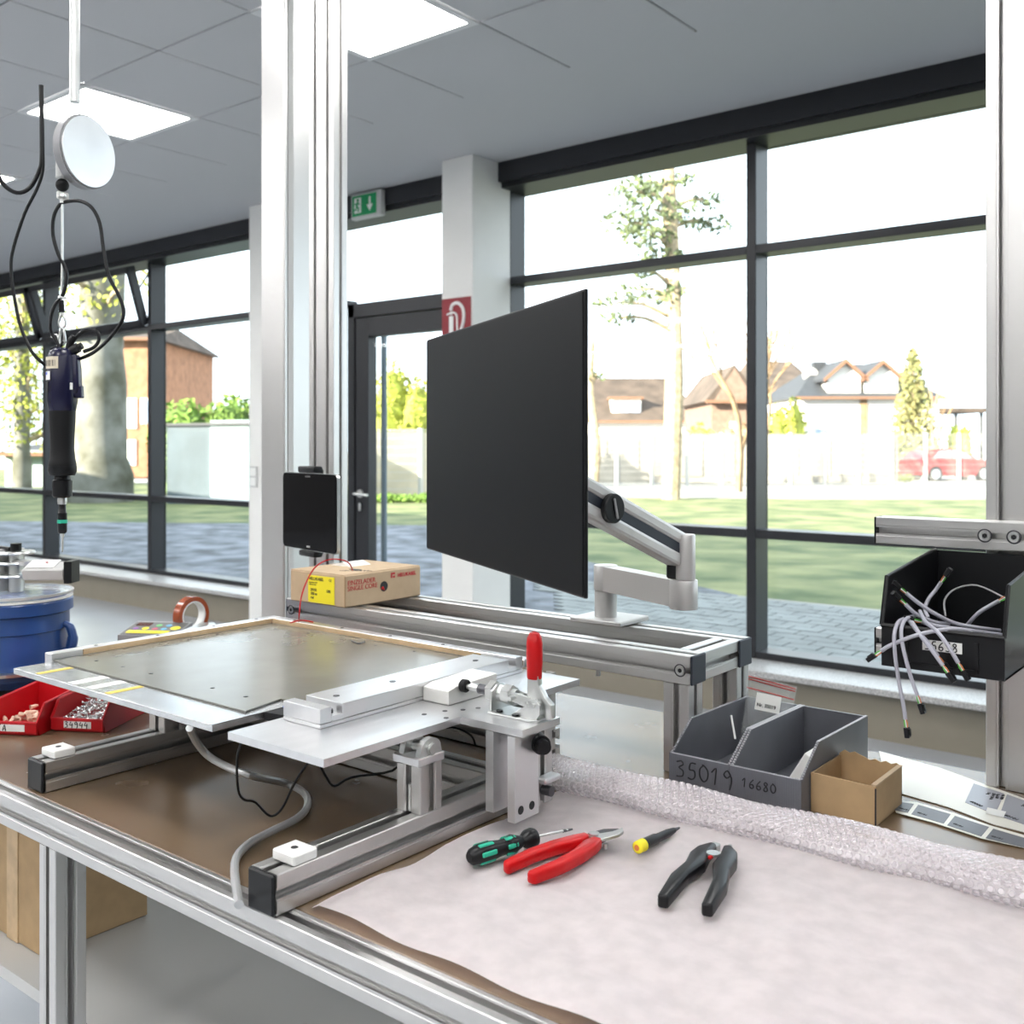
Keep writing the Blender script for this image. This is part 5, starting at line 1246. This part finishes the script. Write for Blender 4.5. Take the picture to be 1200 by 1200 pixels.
m2 = MB().box((-.1, -.1, zt1-.04), (sL+.1, 2.6, zt1+.02)); bmesh.ops.transform(m2.bm, matrix=q_, verts=m2.bm.verts); obj('roof', m2, 'roofdark', sh)

# houses
def house(nm, u0, u1, vb, vr, d, lab, wall, roof, ve, dep=8., hip=.25, wins=(), dorm=(), chim=None, cat='house', back=0, winm='winglass', gable=False):
    """front runs from pixel u0 to u1 at depth d; ve = eaves row, vr = ridge row"""
    a = atd(u0, 522, d); b = atd(u1, 522, d+back); a.z = b.z = GZ
    t = thing(nm, lab, cat, (a+b)/2)
    X = (b-a); L = X.length; X.normalize(); Yv = Vector((-X.y, X.x, 0))
    ze = EYE+(522-ve)/FPX*d; zr = EYE+(522-vr)/FPX*d
    F3 = lambda x, y, z: a+X*x+Yv*y+Vector((0, 0, z-GZ))
    def bx(nm2, x0, x1, y0, y1, z0, z1, m, p=t):
        m2 = MB(); m2.prism([(x0, y0), (x1, y0), (x1, y1), (x0, y1)], (z0, z1), F3); return obj(nm2, m2, m, p)
    w = bx('walls', 0, L, 0, dep, GZ, ze, wall)
    o_ = .35; m2 = MB(); hx = L*hip
    E_ = [F3(-o_, -o_, ze-.1), F3(L+o_, -o_, ze-.1), F3(L+o_, dep+o_, ze-.1), F3(-o_, dep+o_, ze-.1)]
    if gable:
        Rg = [F3(L/2, -o_, zr), F3(L/2, dep+o_, zr)]
        vs = [m2.bm.verts.new(q) for q in E_+Rg]
        for f in ((0, 4, 5, 3), (1, 2, 5, 4), (0, 1, 4), (2, 3, 5), (0, 3, 2, 1)): m2.bm.faces.new([vs[i] for i in f])
        m3 = MB(); m3.prism([(0, ze-.12), (L, ze-.12), (L/2, zr-.15)], (0-.36, .05), lambda p_, q2, w_4: F3(p_, w_4, q2)); obj('gable_wall', m3, wall, t)
    else:
        Rg = [F3(hx, dep/2, zr), F3(L-hx, dep/2, zr)]
        vs = [m2.bm.verts.new(q) for q in E_+Rg]
        for f in ((0, 1, 5, 4), (1, 2, 5), (2, 3, 4, 5), (3, 0, 4), (0, 3, 2, 1)): m2.bm.faces.new([vs[i] for i in f])
    r_ = obj('roof', m2, roof, t)
    bx('gutter', -o_, L+o_, -o_-.12, -o_, ze-.18, ze-.05, 'roofedge')
    for (fx0, fx1, z0, z1) in wins:
        f = bx('window_frame', L*fx0, L*fx1, -.06 if not gable else -.42, .02, z0, z1, 'housewhite')
        bx('pane', L*fx0+.08, L*fx1-.08, -.09 if not gable else -.45, -.05, z0+.08, z1-.08, winm, f)
        bx('pane_bar', L*(fx0+fx1)/2-.03, L*(fx0+fx1)/2+.03, -.11 if not gable else -.47, -.05, z0+.05, z1-.05, 'housewhite', f)
    for (c_, wd, ht) in dorm:
        x0 = L*c_-wd/2; x1 = L*c_+wd/2; zb = ze+.1
        m3 = MB(); m3.prism([(x0, zb), (x1, zb), (x1, zb+ht*.55), (L*c_, zb+ht), (x0, zb+ht*.55)], (.3, dep*.4), lambda p_, q2, w_4: F3(p_, w_4, q2))
        dm = obj('dormer', m3, 'housewhite', t)
        m3 = MB()
        for sx in (-1, 1):
            pa_ = (L*c_, zb+ht+.12); pb_ = (L*c_+sx*(wd/2+.28), zb+ht*.55-.12)
            m3.prism([pa_, pb_, (pb_[0], pb_[1]-.16), (pa_[0], pa_[1]-.18)], (0, dep*.42), lambda p_, q2, w_4: F3(p_, w_4, q2))
        obj('dormer_roof', m3, roof, dm)
        m3 = MB()
        for sx in (-1, 1):
            pa_ = (L*c_, zb+ht+.13); pb_ = (L*c_+sx*(wd/2+.30), zb+ht*.55-.12)
            m3.prism([pa_, pb_, (pb_[0], pb_[1]-.20), (pa_[0], pa_[1]-.22)], (-.08, 0), lambda p_, q2, w_4: F3(p_, w_4, q2))
        obj('verge_board', m3, 'roofedge', dm)
    if chim:
        bx('chimney', L*chim[0]-.35, L*chim[0]+.35, dep/2-1.2, dep/2-.6, zr-1.4, zr+chim[1], 'roofdark')
    return t, F3, L, ze, zr
zz = GZ
t, F3, L, ze, zr = house('villa', 938, 1100, 505, 419, 54, 'white house with dark hipped roof and two gabled dormers', 'housewhite', 'roofdark', 464, 9, .30, wins=((.10, .20, .9, 2.3), (.62, .72, .9, 2.3)), dorm=((.33, 1.75, 1.75), (.60, 1.75, 1.70)), chim=(.28, .05))
m3 = MB().cyl(F3(L*.19, 2.9, zr-.75), F3(L*.19, 3.0, zr-.70), .42, seg=20); obj('satellite_dish', m3, 'housewhite', t)
m3 = MB().prism([(L*.43, 0), (L*.48, 0), (L*.48, .1), (L*.43, .1)], (GZ, ze), lambda p_, q2, w_4: F3(p_, -q2, w_4)); obj('ivy_strip', m3, 'leafbrown', t)
house('brown_house', 885, 958, 505, 417, 66, 'house with large tan brown roof left of the white villa', 'housewhite', 'roofbrown', 456, 9, .12, wins=((.2, .42, .8, 2.1), (.6, .85, .8, 2.1)))
house('brick_house', 834, 884, 505, 428, 45, 'dark brick gabled house with white window behind the bare tree', 'housebrick', 'roofbrown', 468, 7, .2, wins=((.42, .62, 1.3, 2.4), (.85, .97, 1.4, 2.3)), gable=True)
t, F3, L, ze, zr = house('farm_house', 690, 815, 505, 438, 60, 'brown roofed house with white dormer right of the monitor', 'housewhite', 'roofbrown', 492, 8, .12, wins=((.1, .2, .5, 1.1),))
m3 = MB().prism([(L*.22, ze+.1), (L*.50, ze+.1), (L*.50, ze+1.25), (L*.22, ze+1.25)], (.5, 3.5), lambda p_, q2, w_4: F3(p_, w_4, q2)); dm = obj('box_dormer', m3, 'housewhite', t)
for f0 in (.30, .40):
    m3 = MB().prism([(L*f0, ze+.45), (L*f0+.55, ze+.45), (L*f0+.55, ze+1.05), (L*f0, ze+1.05)], (.44, .52), lambda p_, q2, w_4: F3(p_, w_4, q2)); obj('dormer_window', m3, 'winglass', dm)
m3 = MB().prism([(L*.20, ze+1.25), (L*.52, ze+1.25), (L*.52, ze+1.38), (L*.20, ze+1.38)], (.3, 3.8), lambda p_, q2, w_4: F3(p_, w_4, q2)); obj('dormer_roof', m3, 'roofedge', dm)
house('orange_house', 132, 178, 590, 372, 44, 'orange brick house between the two left window bars', 'houseorange', 'roofbrown', 395, 9, .2, wins=((.25, .6, .5, 1.6), (.2, .62, 2.1, 3.4), (.72, .95, 2.3, 3.4)))
house('far_house', 60, 100, 590, 380, 46, 'distant orange brick house behind the hanging screwdriver', 'houseorange', 'roofbrown', 415, 9, .2, wins=((.2, .45, 1.0, 2.0),))
house('green_shed', 6, 52, 590, 520, 34, 'pale green garden house behind the tree at the left edge', 'corr_lit_pale', 'roofdark', 528, 4, .1, wins=((.3, .5, .5, 1.2),))
# carport
a = atd(1092, 522, 66); b = atd(1162, 522, 66); cp = thing('carport', 'flat roofed carport right of the conifer', 'carport', Vector((a.x, a.y, GZ)))
zt = EYE+(522-478)/FPX*66
def seg_box(a, b, y0, y1, z0, z1):
    X = (b-a).normalized(); Yv = Vector((-X.y, X.x, 0)); L = (b-a).length
    m2 = MB(); m2.prism([(0, y0), (L, y0), (L, y1), (0, y1)], (z0, z1), lambda p_, q2, w: Vector((a.x, a.y, 0))+X*p_+Yv*q2+Vector((0, 0, w))); return m2
obj('roof_slab', seg_box(a, b, 0, 5, zt-.28, zt), 'roofbrown', cp)
for uu in (1098, 1120, 1150):
    c = atd(uu, 522, 66.5); obj('post', MB().box((c.x-.09, c.y-.09, GZ), (c.x+.09, c.y+.09, zt-.28)), 'roofdark', cp)
# garden wall behind the fence
a = atd(640, 522, 37.5); b = atd(1052, 522, 37.5)
gw = thing('garden_wall', 'low pale rendered wall behind the white fence', 'wall', Vector((a.x, a.y, GZ)))
obj('wall_body', seg_box(a, b, 0, .2, GZ, EYE+(522-510)/FPX*37.5), 'gardenwall', gw)
for k in range(11):
    p_ = a.lerp(b, (k+.5)/11); obj('wall_panel', seg_box(a.lerp(b, k/11+.01), a.lerp(b, (k+1)/11-.01), -.04, 0, GZ+.25, EYE+(522-514)/FPX*37.5), 'gardenwall', gw)
# fences
def mesh_fence(a, b, zt, n, lab, nm='mesh_fence', nv=26, m='fence', wr=.008):
    a = Vector((a.x, a.y, GZ)); b = Vector((b.x, b.y, GZ)); t = thing(nm, lab, 'fence', a)
    X = (b-a).normalized(); L = (b-a).length
    post = None
    for k in range(n+1):
        p_ = a+X*(L*k/n)
        if post is None: post = obj('post', MB().box((-.05, -.05, 0), (.05, .05, zt-GZ+.03)), m, t, local=True); o = post
        else: o = post.copy(); COL.objects.link(o); o.parent = t
        o.location = p_-a
    m2 = MB(); pl = L/n; Yv = Vector((-X.y, X.x, 0))
    Fp = lambda p_, q2, w: X*p_+Yv*q2+Vector((0, 0, w))
    for j in range(nv): 
        x = pl*(j+.5)/nv; m2.prism([(x-wr, -wr), (x+wr, -wr), (x+wr, wr), (x-wr, wr)], (.05, zt-GZ), Fp)
    for j in range(9):
        z = .06+(zt-GZ-.08)*j/8; m2.prism([(.05, -wr), (pl-.05, -wr), (pl-.05, wr), (.05, wr)], (z-wr*1.3, z+wr*1.3), Fp)
    base = obj('wire_panel', m2, m, t, local=True)
    for k in range(n):
        o = base if k == 0 else base.copy()
        if k: COL.objects.link(o); o.parent = t
        o.location = X*(pl*k)
    return t
mesh_fence(atd(640, 522, 34.5), atd(1240, 522, 36), EYE+(522-508)/FPX*35, 15, 'long white metal mesh fence across the right windows', wr=.0032, nv=20)
mesh_fence(atd(425, 522, 25.6), atd(560, 522, 26.0), EYE+(522-503)/FPX*25.7, 2, 'pale mesh fence with posts seen through the glazed door', wr=.006, nv=30)
gt = seg_box(atd(425, 522, 26.6), atd(640, 522, 30), 0, .1, GZ, EYE+(522-506)/FPX*26.6)
tag(obj('privacy_screen', gt, mat('pale timber screen', (.55, .47, .32), .9, var=.15, vscale=2)), 'pale timber privacy screen behind the mesh fence at the glazed door', 'screen')
# pole outside the door
pl_ = aty(450, 522, 5.6)
tag(obj('steel_pole', MB().cyl((pl_.x, pl_.y, GZ), (pl_.x, pl_.y, 2.3), .024), 'corr'), 'slim grey steel pole just outside the glazed door', 'pole')
# red car
ca = atd(1079, 522, 41); cbb = atd(1192, 522, 42)
ca.z = cbb.z = GZ-.06
X = (cbb-ca).normalized(); Yv = Vector((-X.y, X.x, 0)); CL = 4.1
car = thing('car', 'red hatchback car parked beyond the white fence', 'car', ca)
Fc = lambda p_, q2, w: ca+(X*p_+Vector((0, 0, q2))+Yv*w)*.9
low = [(.02, .30), (.0, .62), (.05, .92), (.25, 1.02), (.75, 1.04), (1.6, 1.00), (2.9, .98), (3.7, .86), (4.05, .70), (4.1, .35), (3.75, .28)]
def arch(cx, r): return [(cx+r*math.cos(a), .30+r*math.sin(a)) for a in [PI*k/8 for k in range(9)]]
body = low[:-1]+[(4.08, .28)]+arch(3.28, .37)+[(2.8, .22), (1.3, .22)]+arch(.78, .37)+[(.30, .28)]
obj('body', MB().prism(body, (0, 1.72), Fc, .0), 'carred', car)
cab = [(.10, .98), (.45, 1.32), (.75, 1.42), (1.35, 1.47), (2.0, 1.44), (2.45, 1.30), (3.0, .98)]
obj('cabin', MB().prism(cab, (.14, 1.58), Fc), 'carred', car)
M['carglass'] = mat('car glass', (.20, .30, .36), .1, spec=.9)
obj('side_window', MB().prism([(.75, 1.04), (1.02, 1.34), (1.62, 1.39), (1.62, 1.03)], (.12, .15), Fc), 'carglass', car)
obj('side_window', MB().prism([(1.72, 1.03), (1.72, 1.39), (2.05, 1.37), (2.38, 1.24), (2.75, 1.02)], (.12, .15), Fc), 'carglass', car)
for cx in (.78, 3.28):
    w = obj('wheel', MB().cyl(Fc(cx, .31, .02), Fc(cx, .31, .24), .31, seg=24), 'black_soft', car)
    obj('hubcap', MB().cyl(Fc(cx, .31, -.01), Fc(cx, .31, .03), .21, seg=24), 'steel', w)
    obj('wheel', MB().cyl(Fc(cx, .31, 1.48), Fc(cx, .31, 1.70), .31, seg=20), 'black_soft', car)
obj('tail_light', MB().prism([(.0, .78), (.06, .98), (.28, .98), (.16, .80)], (-.01, .2), Fc), 'signred', car)
